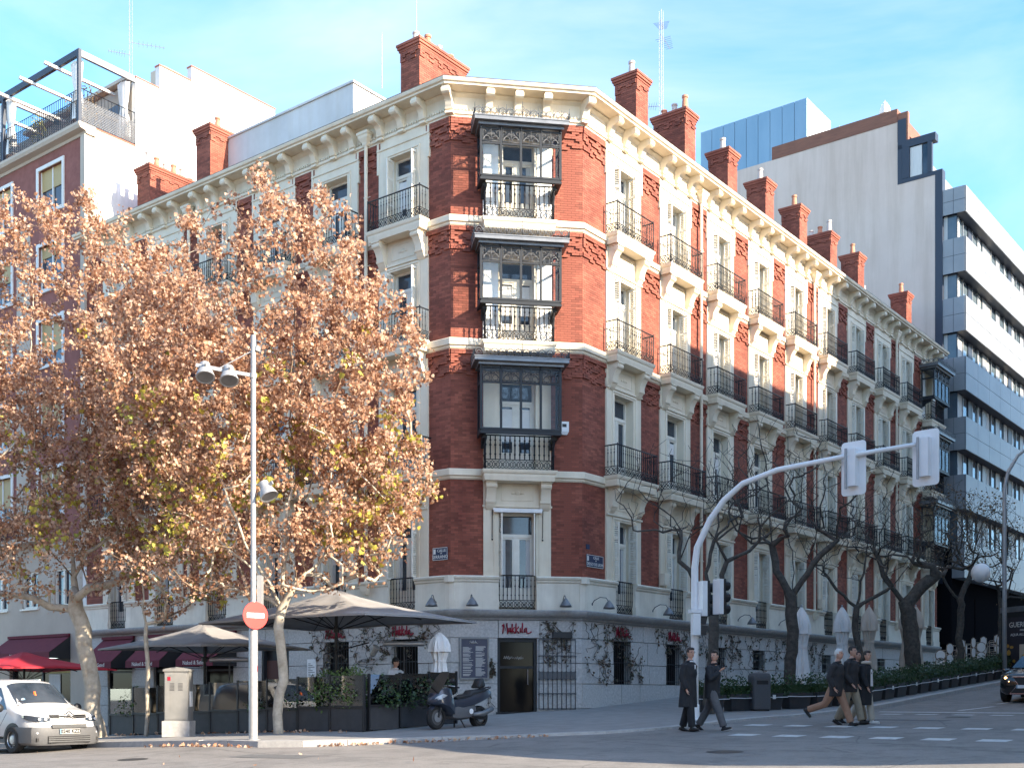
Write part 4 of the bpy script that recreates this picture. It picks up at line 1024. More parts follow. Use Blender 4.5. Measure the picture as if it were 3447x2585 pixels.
def folded_parasol(name, label, u, v, z, H, r, m, group=None, seed=0, tilt=0, pole=.3):
    t = sthing(name, label, 'parasol', u, v, z, group=group)
    rng = random.Random(seed); n = 22; rings = []
    for f, k in ((0, .95), (.08, 1.0), (.2, .92), (.34, .74), (.46, .62), (.5, .60), (.54, .66), (.66, .84), (.73, .92), (.78, .90), (.86, .72), (.94, .46), (1.0, .12)):
        ring = []
        for j in range(n):
            a = 2*math.pi*j/n; w = 1+(.16 if j % 2 else -.16)+rng.uniform(-.05, .05)
            zz = pole+f*(H-pole) + (rng.uniform(-.10, .06) if f == 0 else 0)
            ring.append((r*k*w*math.cos(a), r*k*w*math.sin(a), zz))
        rings.append(ring)
    # a second flap hanging over the top
    c = MB().loft(rings); fl = []
    for f, k in ((.66, 1.08), (.78, 1.02), (.89, .74), (.985, .2)):
        fl.append([(r*k*(1+(.14 if j % 3 == 0 else -.08))*math.cos(2*math.pi*j/n), r*k*(1+(.14 if j % 3 == 0 else -.08))*math.sin(2*math.pi*j/n), pole+f*(H-pole)+(-.10 if (f == .70 and j % 4 < 2) else 0)) for j in range(n)])
    c.loft(fl); c.build('canopy', m, t, auto=60)
    MB().tube([(0, 0, 0), (0, 0, H+.04)], .03, 8).lathe([(.28, 0), (.28, .07), (.05, .09)], n=12).ball((0, 0, H+.05), .04, n=8, m=4).build('pole', 'galv', t)
    MB().lathe([(r*.66, pole+.48*(H-pole)), (r*.68, pole+.5*(H-pole)), (r*.66, pole+.52*(H-pole))], n=12).build('tie', m, t)
    if tilt: t.rotation_euler[0] = tilt
    return t
folded_parasol('folded_parasol', 'folded pale parasol on the rust roof terrace, left one', 40.0, 7.4, 35.1, 2.6, .28, 'canvas_white', 'parasols on the far roof', 5)
folded_parasol('folded_parasol', 'folded pale parasol on the rust roof terrace, right one', 38.6, 3.95, 35.1, 2.6, .28, 'canvas_white', 'parasols on the far roof', 6)

# ------------------------------------------------------------------ houses across the side street (outside the frame; they shade the lower storeys)
def opposite(name, label, u0, u1, z1, v=-21.0, wedge=False, m='tan_facade'):
    B = link(name, None, None, (O[0], O[1], 0), ANG, label, 'building')
    w = MB().box(u0, u1, v-14, v, -1, z1-.3).build('wall', m, B)
    MB().box(u0-.3, u1+.3, v-14.3, v+.3, z1-.3, z1).build('cornice', 'cream', B)
    z = 5.5
    while z < z1-3:
        u = u0+1.6
        while u < u1-1.2:
            o = MB().box(u-.6, u+.6, v, v+.06, z, z+2.2).build('window', 'white_wood', B); MB().box(u-.5, u+.5, v+.06, v+.08, z+.1, z+2.1).build('pane', 'pane', o); u += 3.2
        z += 3.6
    if wedge: MB().prism([(u0, 9.4), (u0-3.2, 6.9), (u0-3.9, 5.8), (u0-3.2, 4.9), (u0, 2.6)], 'y', v-3.5, v-.2).build('shadow_wedge', 'cream', B)  # unseen wedge added to bulge the shadow edge on the road
opposite('opposite_low_wing', 'low tan corner wing across the side street, out of view, nearest the avenue', -10.2, -5.0, 13.2, wedge=True)
opposite('opposite_corner_house', 'tan house across the side street, out of view, beside the low corner wing', -5.0, 8.0, 22.1)
opposite('opposite_house', 'tan house across the side street, out of view, in the middle of the row', 8.0, 21.6, 23.9, m='pale_wall')
opposite('opposite_tall_house', 'tall pale house across the side street, out of view, farthest up the hill', 22.4, 62, 30.6, m='beige_wall')

def avenue_row(name, label, v0, v1, z1, m, u=-46.0):
    B = link(name, None, None, (O[0], O[1], 0), ANG, label, 'building')
    MB().box(u-14, u, v0, v1, -3, z1).build('wall', m, B); MB().box(u-14.3, u+.4, v0, v1, z1, z1+.5).build('cornice', 'cream', B)
    z = 1.5
    while z < z1-3:
        v = v0+2
        while v < v1-1.5:
            o = MB().box(u, u+.06, v-.65, v+.65, z, z+2.3).build('window', 'white_wood', B); MB().box(u+.06, u+.08, v-.55, v+.55, z+.1, z+2.2).build('pane', 'pane', o); v += 3.4
        z += 3.7
avenue_row('avenue_brick_house', 'brick house across the avenue behind the viewer, out of view', -14, 14, 21, 'brick_old')
avenue_row('avenue_pale_house', 'pale house across the avenue, out of view to the left', 14, 60, 24, 'pale_wall')
avenue_row('avenue_tan_house', 'tan house across the avenue beyond the side street, out of view', -62, -20, 20, 'tan_facade')
# ------------------------------------------------------------------ trees
LEAF = np.array([(0, 0), (.30, -.06), (.52, .16), (.34, .28), (.46, .58), (.20, .52), (0, .92), (-.20, .52), (-.46, .58), (-.34, .28), (-.52, .16), (-.30, -.06)], float)
def leaves_mesh(name, pos, size, m, rng, droop=.5, simple=False):
    n = len(pos); out = LEAF if not simple else np.array([(0, 0), (.28, .3), (0, 1.0), (-.28, .3)], float)
    k = len(out)
    base = np.zeros((k, 3)); base[:, 0] = out[:, 0]; base[:, 1] = out[:, 1]; base[:, 2] = -np.abs(out[:, 0])*.35-out[:, 1]**2*.18
    a = rng.uniform(0, 2*np.pi, n); b = rng.normal(droop, .75, n); c = rng.uniform(0, 2*np.pi, n)
    ca, sa, cb, sb, cc, sc = np.cos(a), np.sin(a), np.cos(b), np.sin(b), np.cos(c), np.sin(c)
    Rz = np.zeros((n, 3, 3)); Rz[:, 0, 0] = ca; Rz[:, 0, 1] = -sa; Rz[:, 1, 0] = sa; Rz[:, 1, 1] = ca; Rz[:, 2, 2] = 1
    Rx = np.zeros((n, 3, 3)); Rx[:, 0, 0] = 1; Rx[:, 1, 1] = cb; Rx[:, 1, 2] = sb; Rx[:, 2, 1] = -sb; Rx[:, 2, 2] = cb
    Ry = np.zeros((n, 3, 3)); Ry[:, 0, 0] = cc; Ry[:, 0, 2] = sc; Ry[:, 1, 1] = 1; Ry[:, 2, 0] = -sc; Ry[:, 2, 2] = cc
    M = Rz @ Rx @ Ry; s = size*rng.uniform(.6, 1.25, n)
    P = np.einsum('nij,kj->nki', M, base)*s[:, None, None]+pos[:, None, :]
    me = bpy.data.meshes.new(name); V = P.reshape(-1, 3)
    if simple: tri = [(0, 1, 2, 3)]
    else: tri = [(0, 1, 2, 3), (0, 3, 4, 5), (0, 5, 6, 7), (0, 7, 8, 9), (0, 9, 10, 11)]
    q = np.array(tri); F = (np.arange(n)[:, None, None]*k+q[None]).reshape(-1, 4)
    me.vertices.add(len(V)); me.vertices.foreach_set('co', V.ravel()); me.loops.add(F.size); me.loops.foreach_set('vertex_index', F.ravel().astype(np.int32))
    me.polygons.add(len(F)); me.polygons.foreach_set('loop_start', np.arange(0, F.size, 4, dtype=np.int32)); me.update(calc_edges=True); me.materials.append(MATS[m])
    return me
def grow(skel, tips, rng, step=.35, jit=.07, tip_r=.006, ex=2.3, sag=0.0, root_r=None):
    """skel: list of polylines [(pt, ...)] sharing start points; tips are joined to the nearest node, nearest-to-root first"""
    P = [np.array(skel[0][0], float)]; par = [-1]
    def near(p, lim=None):
        A = np.array(P); d = np.linalg.norm(A-p, axis=1); return int(np.argmin(d)), float(d.min())
    def run(i, q, j=jit):
        p = P[i]; L = np.linalg.norm(q-p); n = max(1, int(L/step)); cur = i; bend = rng.normal(0, j*min(L, 2), 3)
        for k in range(1, n+1):
            f = k/n; x = p+(q-p)*f+bend*math.sin(math.pi*f)
            if k < n: x = x+rng.normal(0, j*.5, 3)
            P.append(x); par.append(cur); cur = len(P)-1
        return cur
    for pl in skel:
        i, _ = near(np.array(pl[0], float)); cur = i
        for q in pl[1:]: cur = run(cur, np.array(q, float), jit*.7)
    root = P[0]; nsk = len(P)
    order = np.argsort([np.linalg.norm(t-root) for t in tips]); ends = []
    for o in order:
        t = tips[o]; A = np.array(P); d = np.linalg.norm(A-t, axis=1)+.55*np.maximum(0, A[:, 2]-t[2]+.3)
        d[:min(4, len(d))] += 3
        ends.append(run(int(np.argmin(d)), t))
    n = len(P); acc = np.zeros(n); ch = [[] for _ in range(n)]
    for i in range(n-1, -1, -1):
        if not ch[i]: acc[i] = tip_r**ex
        if par[i] >= 0: ch[par[i]].append(i); acc[par[i]] += acc[i]
    rad = acc**(1/ex)
    if root_r: 
        f = root_r/rad[0]; w = np.clip((rad-tip_r)/(rad[0]-tip_r), 0, 1); rad = rad*(1+(f-1)*w**(.7 if f < 1.5 else 1.0))
    # chains
    thick, thin = MB(), MB(); done = set()
    def chain(i0, start):
        pts = [tuple(P[start])] if start is not None else []; rr = [min(rad[start], rad[i0]*1.15)] if start is not None else []
        cur = i0
        while True:
            pts.append(tuple(P[cur])); rr.append(rad[cur])
            if not ch[cur]: break
            big = max(ch[cur], key=lambda c: acc[c])
            for c in ch[cur]:
                if c != big: stack.append((c, cur))
            cur = big
        if len(pts) > 1:
            m = max(rr)
            (thick if m > .03 else thin).tube(pts, rr, 8 if m > .12 else (5 if m > .03 else 3), False)
    stack = [(0, None)]
    while stack: chain(*stack.pop())
    return thick, thin, [P[e] for e in ends], [np.array(p) for p in P[nsk:]], P
def ell(rng, c, r, n, shell=.35):
    d = rng.normal(size=(n, 3)); d /= np.linalg.norm(d, axis=1)[:, None]; q = rng.uniform(shell, 1, n)**(1/2.2)
    return np.array(c)+d*q[:, None]*np.array(r)
def plane_tree(name, label, base, trunk, limbs, blobs, nleaf, root_r, seed, yel=0, sapling=False):
    rng = np.random.default_rng(seed); t = thing(name, label, 'tree', base); B0 = np.array(base)
    tips = np.concatenate([ell(rng, np.array(c)-B0, r, n) for c, r, n in blobs])
    loc = lambda pl: [tuple(np.array(p)-B0) for p in pl]
    thick, thin, ends, nodes, P = grow([loc(trunk)]+[loc(l) for l in limbs], tips, rng, tip_r=.0065, root_r=root_r)
    thick.build('trunk', 'bark_plane', t, smooth=True); thin.build('twigs', 'twig', t, smooth=True, kind='stuff')
    nodes = np.array(nodes); low = nodes[:, 2]; zmin, zmax = low.min(), low.max()
    w = np.clip((low-zmin)/(zmax-zmin), 0, 1); w = .28+.72*np.clip(w*2.2, 0, 1); w /= w.sum()
    idx = rng.choice(len(nodes), nleaf, p=w); pos = nodes[idx]+rng.normal(0, .11, (nleaf, 3))
    link('crown', leaves_mesh('crown', pos, .096, 'leaf_brown', rng, .9), t, kind='stuff')
    if yel:
        lw = np.exp(-((low-(zmin+(zmax-zmin)*.28))/2.2)**2); cl = rng.choice(len(nodes), 110, p=lw/lw.sum()); idx = rng.choice(cl, yel); pos = nodes[idx]+rng.normal(0, .16, (yel, 3))
        link('green_leaves', leaves_mesh('green_leaves', pos, .15, 'leaf_yellow', rng, .9), t, kind='stuff', label='last yellow green leaves low in the crown')
    return t
bx, by = W2(-11.75, 1.25); bz = G(-11.75, 1.25)
plane_tree('plane_tree', 'plane tree with dry brown leaves and a pale straight trunk beside the lamp post', (bx, by, bz),
    [(bx, by, bz), (bx+.02, by, bz+1.0), (bx+.06, by, bz+2.2), (bx+.08, by, bz+3.15)],
    [[(bx+.08, by, bz+3.15), (bx+.15, by+.2, bz+4.6), (bx+.3, by+.3, bz+7), (bx+.4, by, bz+10), (bx+.3, by-.2, bz+13)],
     [(bx+.08, by, bz+3.15), (bx+.7, by-.1, bz+4.0), (bx+1.7, by+.3, bz+5.4), (bx+2.7, by, bz+6.8)],
     [(bx+.08, by, bz+3.15), (bx-.8, by-.2, bz+4.3), (bx-2.2, by-.3, bz+5.6), (bx-3.2, by-.3, bz+7)],
     [(bx+.15, by+.2, bz+4.6), (bx+1.2, by-.6, bz+6.8), (bx+1.9, by-.8, bz+9.2)], [(bx+.15, by+.2, bz+4.6), (bx-1.2, by+.7, bz+7.4), (bx-1.8, by+.6, bz+10.8)],
     [(bx+.08, by, bz+3.15), (bx-.6, by-1.0, bz+4.6), (bx-1.3, by-1.6, bz+6.6)]],
    [((bx-.1, by, 11.0), (2.9, 2.3, 3.8), 330), ((bx+1.6, by, 9.5), (2.3, 2.0, 2.8), 190), ((bx-1.9, by, 8.6), (2.2, 2.0, 2.6), 150), ((bx+2.6, by-.2, 6.9), (1.6, 1.3, 1.3), 90), ((bx+.3, by, 6.6), (3.4, 2.0, 1.7), 190), ((bx-.6, by-.2, 5.0), (3.7, 1.8, 1.1), 120), ((bx+1.8, by-.3, 5.6), (1.9, 1.2, .9), 60), ((bx-3.3, by, 9.8), (1.5, 1.6, 2.6), 90)],
    46000, .125, 4, yel=1500)
cx_, cy_ = W2(-12.0, 8.7); cz_ = G(-12, 8.7)
plane_tree('plane_tree', 'large leaning plane tree with dry brown leaves rising behind the white van', (cx_, cy_, cz_),
    [(cx_, cy_, cz_), (cx_-.18, cy_, cz_+1.4), (cx_-.45, cy_, cz_+3.1), (cx_-.75, cy_, cz_+4.6)],
    [[(cx_-.75, cy_, cz_+4.6), (cx_-1.3, cy_, cz_+6.2), (cx_-1.9, cy_, cz_+8.2), (cx_-2.0, cy_, cz_+11), (cx_-2.0, cy_, cz_+14)],
     [(cx_-.75, cy_, cz_+4.6), (cx_-.3, cy_-.2, cz_+5.3), (cx_+.6, cy_-.2, cz_+5.9), (cx_+.5, cy_, cz_+7.4), (cx_+1.1, cy_, cz_+10)],
     [(cx_-1.3, cy_, cz_+6.2), (cx_-.9, cy_+.3, cz_+8.2), (cx_-.5, cy_+.4, cz_+11), (cx_-.3, cy_+.3, cz_+14)],
     [(cx_-.75, cy_, cz_+4.6), (cx_-1.7, cy_-.8, cz_+5.8), (cx_-3.4, cy_-1.0, cz_+7.4)]],
    [((cx_-1.0, cy_, 12.0), (3.6, 2.6, 4.2), 400), ((cx_+1.7, cy_, 10.6), (2.2, 2.2, 4.4), 240), ((cx_-3.2, cy_, 8.8), (2.4, 2.2, 4.0), 220), ((cx_+.6, cy_-.3, 6.9), (3.0, 1.8, 2.0), 160), ((cx_-1.6, cy_-.3, 5.6), (3.6, 1.8, 1.3), 130), ((cx_+3.0, cy_+.4, 9.0), (1.6, 1.6, 3.4), 110)],
    56000, .24, 9, yel=900)
sx_, sy_ = W2(-11.9, 6.6); sz_ = G(-11.9, 6.6)
plane_tree('plane_sapling', 'slim young plane tree in front of the glass screen left of the cabinet', (sx_, sy_, sz_),
    [(sx_, sy_, sz_), (sx_+.02, sy_, sz_+2.4), (sx_-.12, sy_, sz_+4.6), (sx_-.2, sy_, sz_+7.5), (sx_-.1, sy_, sz_+10)],
    [[(sx_-.08, sy_, sz_+3.6), (sx_+.9, sy_, sz_+4.3), (sx_+2.0, sy_, sz_+4.9)], [(sx_-.12, sy_, sz_+4.6), (sx_-.9, sy_, sz_+6)]],
    [((sx_, sy_, 8.4), (1.7, 1.5, 3.4), 170), ((sx_+.8, sy_, 5.0), (1.8, 1.1, 1.3), 70)], 11000, .065, 21, yel=350)
def bare_tree(label, u, v, r, fork, limbs, blobs, seed, dry=0):
    x, y = W2(u, v); z = G(u, v); rng = np.random.default_rng(seed)
    t = thing('bare_street_tree', label, 'tree', (x, y, z), group='bare trees along the side street')
    tips = np.concatenate([ell(rng, c, rr, n, .2) for c, rr, n in blobs])
    tr = [(0, 0, 0), (fork[0]*.25, fork[1]*.4, fork[2]*.5), fork]
    thick, thin, ends, nodes, P = grow([tr]+limbs, tips, rng, step=.3, jit=.065, tip_r=.0065, root_r=r, ex=2.15)
    thick.build('trunk', 'bark_dark', t, smooth=True); thin.build('twigs', 'twig_dark', t, smooth=True, kind='stuff')
    if dry: link('dry_leaves', leaves_mesh('dry_leaves', np.array(nodes)[rng.choice(len(nodes), dry)]+rng.normal(0, .1, (dry, 3)), .10, 'leaf_dry', rng), t, kind='stuff')
bare_tree('gnarled bare tree directly behind the traffic signal mast', -.6, -5.0, .155, (.05, 0, 2.9),
    [[(.05, 0, 2.9), (-.5, 0, 3.9), (-.95, 0, 4.5), (-.9, 0, 5.4), (-1.4, 0, 6.0), (-1.9, 0, 6.3)], [(.05, 0, 2.9), (.35, .1, 3.7), (.45, 0, 4.5), (1.4, 0, 5.1), (2.0, 0, 5.6)], [(-.95, 0, 4.5), (-.5, 0, 5.6), (-.3, 0, 6.6)], [(.05, 0, 2.9), (-.1, .4, 4.2), (.3, .5, 5.6), (.2, .5, 7.2)]],
    [((-.6, 0, 6.6), (2.4, 1.8, 1.7), 270), ((1.4, 0, 6.6), (1.8, 1.5, 1.5), 162)], 31)
bare_tree('bare tree with a straight dark trunk beside the first folded white parasol', 5.1, -5.0, .20, (-.05, 0, 3.6),
    [[(-.05, 0, 3.6), (-.55, 0, 4.5), (-.75, 0, 6.0), (-.9, 0, 8.2), (-1.0, 0, 9.6)], [(-.05, 0, 3.6), (.9, 0, 5.0), (1.75, 0, 5.8), (2.1, 0, 7.2), (2.3, 0, 8.6)], [(-.05, 0, 3.6), (.1, .4, 5.2), (0, .5, 7.6)]],
    [((-.9, 0, 7.6), (2.0, 1.8, 2.3), 270), ((1.7, 0, 7.4), (1.8, 1.6, 1.9), 234)], 32)
bare_tree('slender bare tree between the second and third folded parasols', 11.2, -5.0, .125, (-.15, 0, 3.3),
    [[(-.15, 0, 3.3), (-1.2, 0, 4.4), (-2.4, 0, 6.2)], [(-.15, 0, 3.3), (.2, 0, 5.2), (.2, 0, 7.2)], [(-.15, 0, 3.3), (1.2, 0, 4.1), (2.2, 0, 5.4)]],
    [((-.8, 0, 6.2), (2.4, 1.6, 2.0), 252), ((1.3, 0, 6.0), (1.6, 1.4, 1.6), 144)], 33)
bare_tree('thick leaning bare tree trunk behind the hedge near the stacked chairs', 17.2, -5.0, .34, (-.35, 0, 3.4),
    [[(-.35, 0, 3.4), (-1.3, 0, 4.6), (-1.7, 0, 6.0), (-2.3, 0, 6.8), (-3.4, 0, 7.2)], [(-.35, 0, 3.4), (.9, 0, 4.6), (1.7, 0, 6.2)], [(-1.7, 0, 6.0), (-1.0, 0, 7.4)]],
    [((-1.0, 0, 6.9), (2.6, 1.8, 1.6), 234), ((1.2, 0, 6.4), (1.9, 1.6, 1.8), 270)], 34)
bare_tree('bare tree with dry leaves in front of the dark base of the modern block', 24.5, -4.6, .17, (.1, 0, 3.6),
    [[(.1, 0, 3.6), (-.8, 0, 5.2), (-1.1, 0, 7.6)], [(.1, 0, 3.6), (.7, 0, 5.4), (1.4, 0, 7.8)]], [((-.6, 0, 7.2), (2.0, 1.8, 2.2), 306), ((1.2, 0, 7.0), (1.8, 1.6, 2.0), 270)], 35, dry=700)
bare_tree('bare tree behind the globe lamp near the bus shelter', 31.5, -4.6, .16, (.1, 0, 3.4),
    [[(.1, 0, 3.4), (-.6, 0, 5.4), (-1.4, 0, 7.6)], [(.1, 0, 3.4), (.7, 0, 5.0), (1.6, 0, 7.2)]], [((-.4, 0, 6.9), (2.2, 1.8, 2.4), 360), ((1.2, 0, 5.0), (1.6, 1.6, 1.6), 162)], 36, dry=500)
# ------------------------------------------------------------------ avenue pavement: lamp post, cabinet, terrace screens, parasols
def to_local(t, x, y): # world offset -> street-frame child offset
    return (CA*x+SA*y, -SA*x+CA*y)
def lamp_post():
    x, y = W2(-13.95, -.42); z = G(-13.95, -.42); t = thing('lamp_post', 'tall galvanised lamp post with floodlights on an arm, carrying a round red sign', 'lamp post', (x, y, z))
    MB().lathe([(.16, 0), (.16, .02), (.102, .03), (.102, 2.5), (.06, 2.62), (.06, 9.2), (.0, 9.21)], n=16).build('pole', 'galv', t, auto=40)
    arm = MB().box(-1.28, .08, -.03, .03, -.04, .04).tube([(-.02, 0, .62), (-.75, 0, .04)], .014, 5).lathe([(.075, -.06), (.08, -.05), (.08, .05), (.075, .06)], n=12).lathe([(.075, .56), (.08, .57), (.08, .66), (.075, .67)], n=12).build('arm', 'galv', t, loc=(0, 0, 8.28)); arm.rotation_euler = (0, R(8), R(10))
    def flood(loc, rx, rz, parent=t):
        f = MB().lathe([(.10, .16), (.12, .15), (.12, .03), (.17, -.06), (.215, -.20), (.215, -.23), (.20, -.225), (.02, -.20)], n=14).build('floodlight', 'galv', parent, smooth=False, auto=35, loc=loc)
        MB().lathe([(.20, -.222), (.02, -.221)], n=14).build('lens', 'zinc', f); MB().box(-.02, .02, -.24, .24, -.04, .04).build('yoke', 'galv', f)
        f.rotation_euler = (rx, 0, rz)
    flood((-1.06, -.15, 8.38), R(-26), R(18)); flood((-.52, -.15, 8.30), R(-26), R(18)); flood((.28, 0, 5.72), R(-30), R(60))
    MB().tube([(0, 0, 5.8), (.25, 0, 5.8)], .02, 5).build('bracket', 'galv', t)
    MB().box(.07, .17, .06, .3, 3.05, 3.75).build('sign_back', 'galv', t)
    MB().box(.10, .105, -.045, -.02, 1.55, 1.68).build('sticker', 'canopy_red', t)
    s = thing('no_entry_sign', 'round red no entry sign with a white bar on the lamp post', 'traffic sign', (x+.08, y-.13, z+2.82))
    a = MB(); a.prism([(.31*math.cos(i*.1745), .31*math.sin(i*.1745)) for i in range(36)], 'y', 0, .02); a.build('disc', 'sign_red', s, auto=30)
    MB().box(-.215, .215, -.006, 0, -.055, .055).build('white_bar', 'sign_white', s)
    MB().box(-.03, .03, .021, .06, -.2, .2).build('clamp', 'galv', s)
    s.rotation_euler[2] = R(40)
lamp_post()
def cabinet():
    t = sthing('utility_cabinet', 'grey street utility cabinet on a concrete plinth in front of the glass screens', 'cabinet', -12.35, 4.5, rz=R(-52))
    MB().box(-.36, .36, -.30, .30, 0, .42).build('plinth', 'kerb', t); MB().box(-.31, .31, -.26, .26, .42, 1.72).build('body', 'cabinet', t)
    MB().prism([(-.34, 1.72), (.34, 1.72), (.34, 1.78), (0, 1.84), (-.34, 1.78)], 'y', -.29, .29).build('lid', 'cabinet', t)
    d = MB().box(-.29, .29, -.275, -.26, .46, 1.68).build('door', 'cabinet', t)
    v = MB()
    for c in (-.16, .06):
        for k in range(6): v.box(c, c+.12, -.281, -.275, 1.22+.035*k, 1.235+.035*k)
    v.build('vent_slots', 'slate', d); MB().box(-.22, -.14, -.281, -.275, 1.48, 1.58).build('sticker', 'red_logo', d)
    MB().box(.30, .34, -.1, .1, .8, 1.2).build('notice', 'canvas_white', t)
cabinet()
def shrub(name, label, u, v, z, h, r, n, seed, m='leaf_green', group=None, box=None, size=.09):
    rng = np.random.default_rng(seed); t = sthing(name, label, 'plant', u, v, z, group=group)
    st = MB(); pos = []
    for i in range(9):
        a = rng.uniform(0, 6.28); rr = rng.uniform(.2, .9)*r; e = (rr*math.cos(a)*(box or 1), rr*math.sin(a), h*rng.uniform(.6, 1.0))
        st.tube([(0, 0, 0), (e[0]*.5, e[1]*.5, e[2]*.55), e], [.012, .008, .004], 3)
    st.build('stem', 'twig_dark', t)
    d = rng.normal(size=(n, 3)); d /= np.linalg.norm(d, axis=1)[:, None]; q = rng.uniform(.35, 1, n)**.45
    pos = d*q[:, None]*np.array([r*(box or 1), r, h*.5])+np.array([0, 0, h*.52])
    pos += np.sin(pos[:, [1, 2, 0]]*7+seed)*.07
    link('foliage', leaves_mesh('foliage', pos, size, m, rng, .3, True), t, kind='stuff')
    return t
# glass terrace screens: planter boxes below, smoked glass above
def screen_run(label, p, q, npan, hb=.58, hg=.82, skip=()):
    a = Vector(p); c = Vector(q); L = (c-a).length; ang = math.atan2(c.y-a.y, c.x-a.x)
    x, y = W2(*p); t = thing('terrace_screen', label, 'screen', (x, y, 0), ANG+ang, group='glass screens round the terrace')
    w = L/npan
    for i in range(npan):
        u, v = (a+(c-a)*((i+.5)/npan)); g = G(u, v); x0 = i*w
        MB().box(x0+.03, x0+w-.03, -.02, .36, g+.02, g+hb).build('planter_box', 'planter_dark', t)
        MB().box(x0, x0+w, -.05, .0, g+hb, g+hb+.06).build('rail', 'plastic_black', t)
        MB().box(x0, x0+.05, -.04, .02, g, g+hb+hg).build('post', 'plastic_black', t)
        if i not in skip: MB().box(x0+.05, x0+w-.005, -.026, -.016, g+hb+.06, g+hb+hg-.02).build('pane', 'glass_smoke', t)
    MB().box(L-.002, L+.05, -.04, .02, G(*q), G(*q)+hb+hg).build('post', 'plastic_black', t)
screen_run('long run of smoked glass terrace screens on dark planter boxes beside the avenue', (-11.0, 9.7), (-11.0, -1.0), 9)
screen_run('short run of dark planter boxes and glass behind the scooter', (-10.9, -1.05), (-7.6, -1.05), 3)
kk = 0
for (u, v, h, n, m) in ((-10.7, 1.5, .75, 260, 'leaf_green'), (-10.7, .6, 1.1, 600, 'leaf_bright'), (-10.7, -.3, 1.15, 640, 'leaf_bright'), (-10.3, -.85, .95, 420, 'leaf_green'), (-9.6, -.8, .92, 420, 'leaf_green'), (-8.9, -.8, .95, 420, 'leaf_green'), (-8.2, -.8, .9, 380, 'leaf_green'), (-10.7, 3.0, .6, 200, 'leaf_green'), (-10.7, 8.9, .95, 200, 'leaf_bright')):
    where = ('left of the plane trunk', 'right of the plane trunk', 'at the screen corner, bright leaved', 'just round the screen corner', 'below the cook in a cap', 'second from the scooter', 'beside the scooter windscreen', 'near the lamp post', 'at the far left end')[kk]
    shrub('planter_shrub', 'leafy shrub growing behind the terrace glass '+where, u, v, G(u, v)+.42, h, .56, int(n*1.7), 50+kk, m, 'shrubs in the terrace planters'); kk += 1
def open_parasol(label, u, v, hu, hv, ze, za, m='canvas_grey', name='terrace_parasol', pole='plastic_black', zg=None, sag=.10, group='open parasols over the terrace'):
    g = G(u, v); t = sthing(name, label, 'parasol', u, v, g, group=group); ze -= g; za -= g
    def edge(): # perimeter with midpoints that sag up a little
        c = [(-hu, -hv), (0, -hv), (hu, -hv), (hu, 0), (hu, hv), (0, hv), (-hu, hv), (-hu, 0)]; return c
    E = edge(); b = MB(); n = 6; rings = []
    for k in range(n+1):
        f = k/n; ring = []
        for i, (a, c) in enumerate(E):
            for s in range(4):
                a2, c2 = E[(i+1) % 8]; w = s/4; px, py = a+(a2-a)*w, c+(c2-c)*w
                isg = (s/4 if i % 2 == 0 else 1-s/4)   # 0 at the corner, 1 at the mid side
                z = za+(ze-za)*(f**.92)-.06*math.sin(math.pi*f)*(1-isg)*.6 + sag*isg*f*f*.5 - sag*.9*math.sin(math.pi*f)*(.5-abs(w-.5))
                ring.append((px*max(f, .03), py*max(f, .03), z))
        rings.append(ring)
    b.loft(rings, caps=False); cp = b.build('canopy', m, t, smooth=True)
    sd = cp.modifiers.new('thickness', 'SOLIDIFY'); sd.thickness = .012
    v_ = MB(); o = rings[-1]; n2 = len(o)
    MB().loft([[(p[0], p[1], p[2]) for p in o], [(p[0]*1.002, p[1]*1.002, p[2]-.035) for p in o]], caps=False).build('edge_hem', m, t)
    MB().tube([(0, 0, 0), (0, 0, za-.05)], .045, 10).lathe([(.35, 0), (.35, .08), (.06, .10)], n=12).lathe([(.09, za-1.15), (.09, za-1.0)], n=10).build('pole', pole, t)
    for (a, c) in E:
        MB().tube([(0, 0, za-.12), (a*.5, c*.5, za+(ze-za)*.5-.10), (a*.97, c*.97, ze-.03)], .018, 4).build('rib', pole, t)
        MB().tube([(.06*(a > 0)-.0, 0, za-1.08), (a*.5, c*.5, za+(ze-za)*.5-.10)], .015, 4).build('strut', pole, t)
    return t
open_parasol('large grey canvas parasol right of the lamp post, reaching over the scooter', -8.85, 2.2, 2.15, 3.25, 3.58, 4.46)
open_parasol('grey canvas parasol left of the lamp post behind the cabinet', -8.9, 7.9, 2.05, 2.5, 2.98, 3.75)
open_parasol('red parasol behind the white van', -7.6, 20.5, 2.3, 2.6, 2.55, 3.2, 'canopy_red', group=None)
folded_parasol('folded_parasol', 'small folded white parasol behind the scooter', -7.9, -.75, None, 2.45, .26, 'canvas_white', None, 8, pole=.9)
def heater(label, u, v, z, rz):
    t = sthing('patio_heater', label, 'heater', u, v, rz=rz, group='tube heaters on the terrace')
    MB().tube([(0, 0, 0), (0, 0, z)], .022, 6).lathe([(.22, 0), (.22, .06), (.03, .08)], n=10).build('stand', 'plastic_black', t)
    MB().tube([(0, 0, z-.02), (.25, 0, z+.08), (.3, 0, z)], .016, 5).build('bracket', 'plastic_black', t)
    MB().tube([(-.55, -.05, z), (.55, -.05, z)], .075, 10).build('heater_tube', 'steel', t, auto=40)
heater('silver tube heater behind the small folded white parasol', -8.2, .25, 2.18, R(-52)); heater('silver tube heater above the terrace beside the cabinet', -9.8, 5.6, 2.05, R(-52))
h = sthing('patio_spotlight', 'drooping spotlight on a thin pole beside the main parasol pole', 'lamp', -9.6, 1.9)
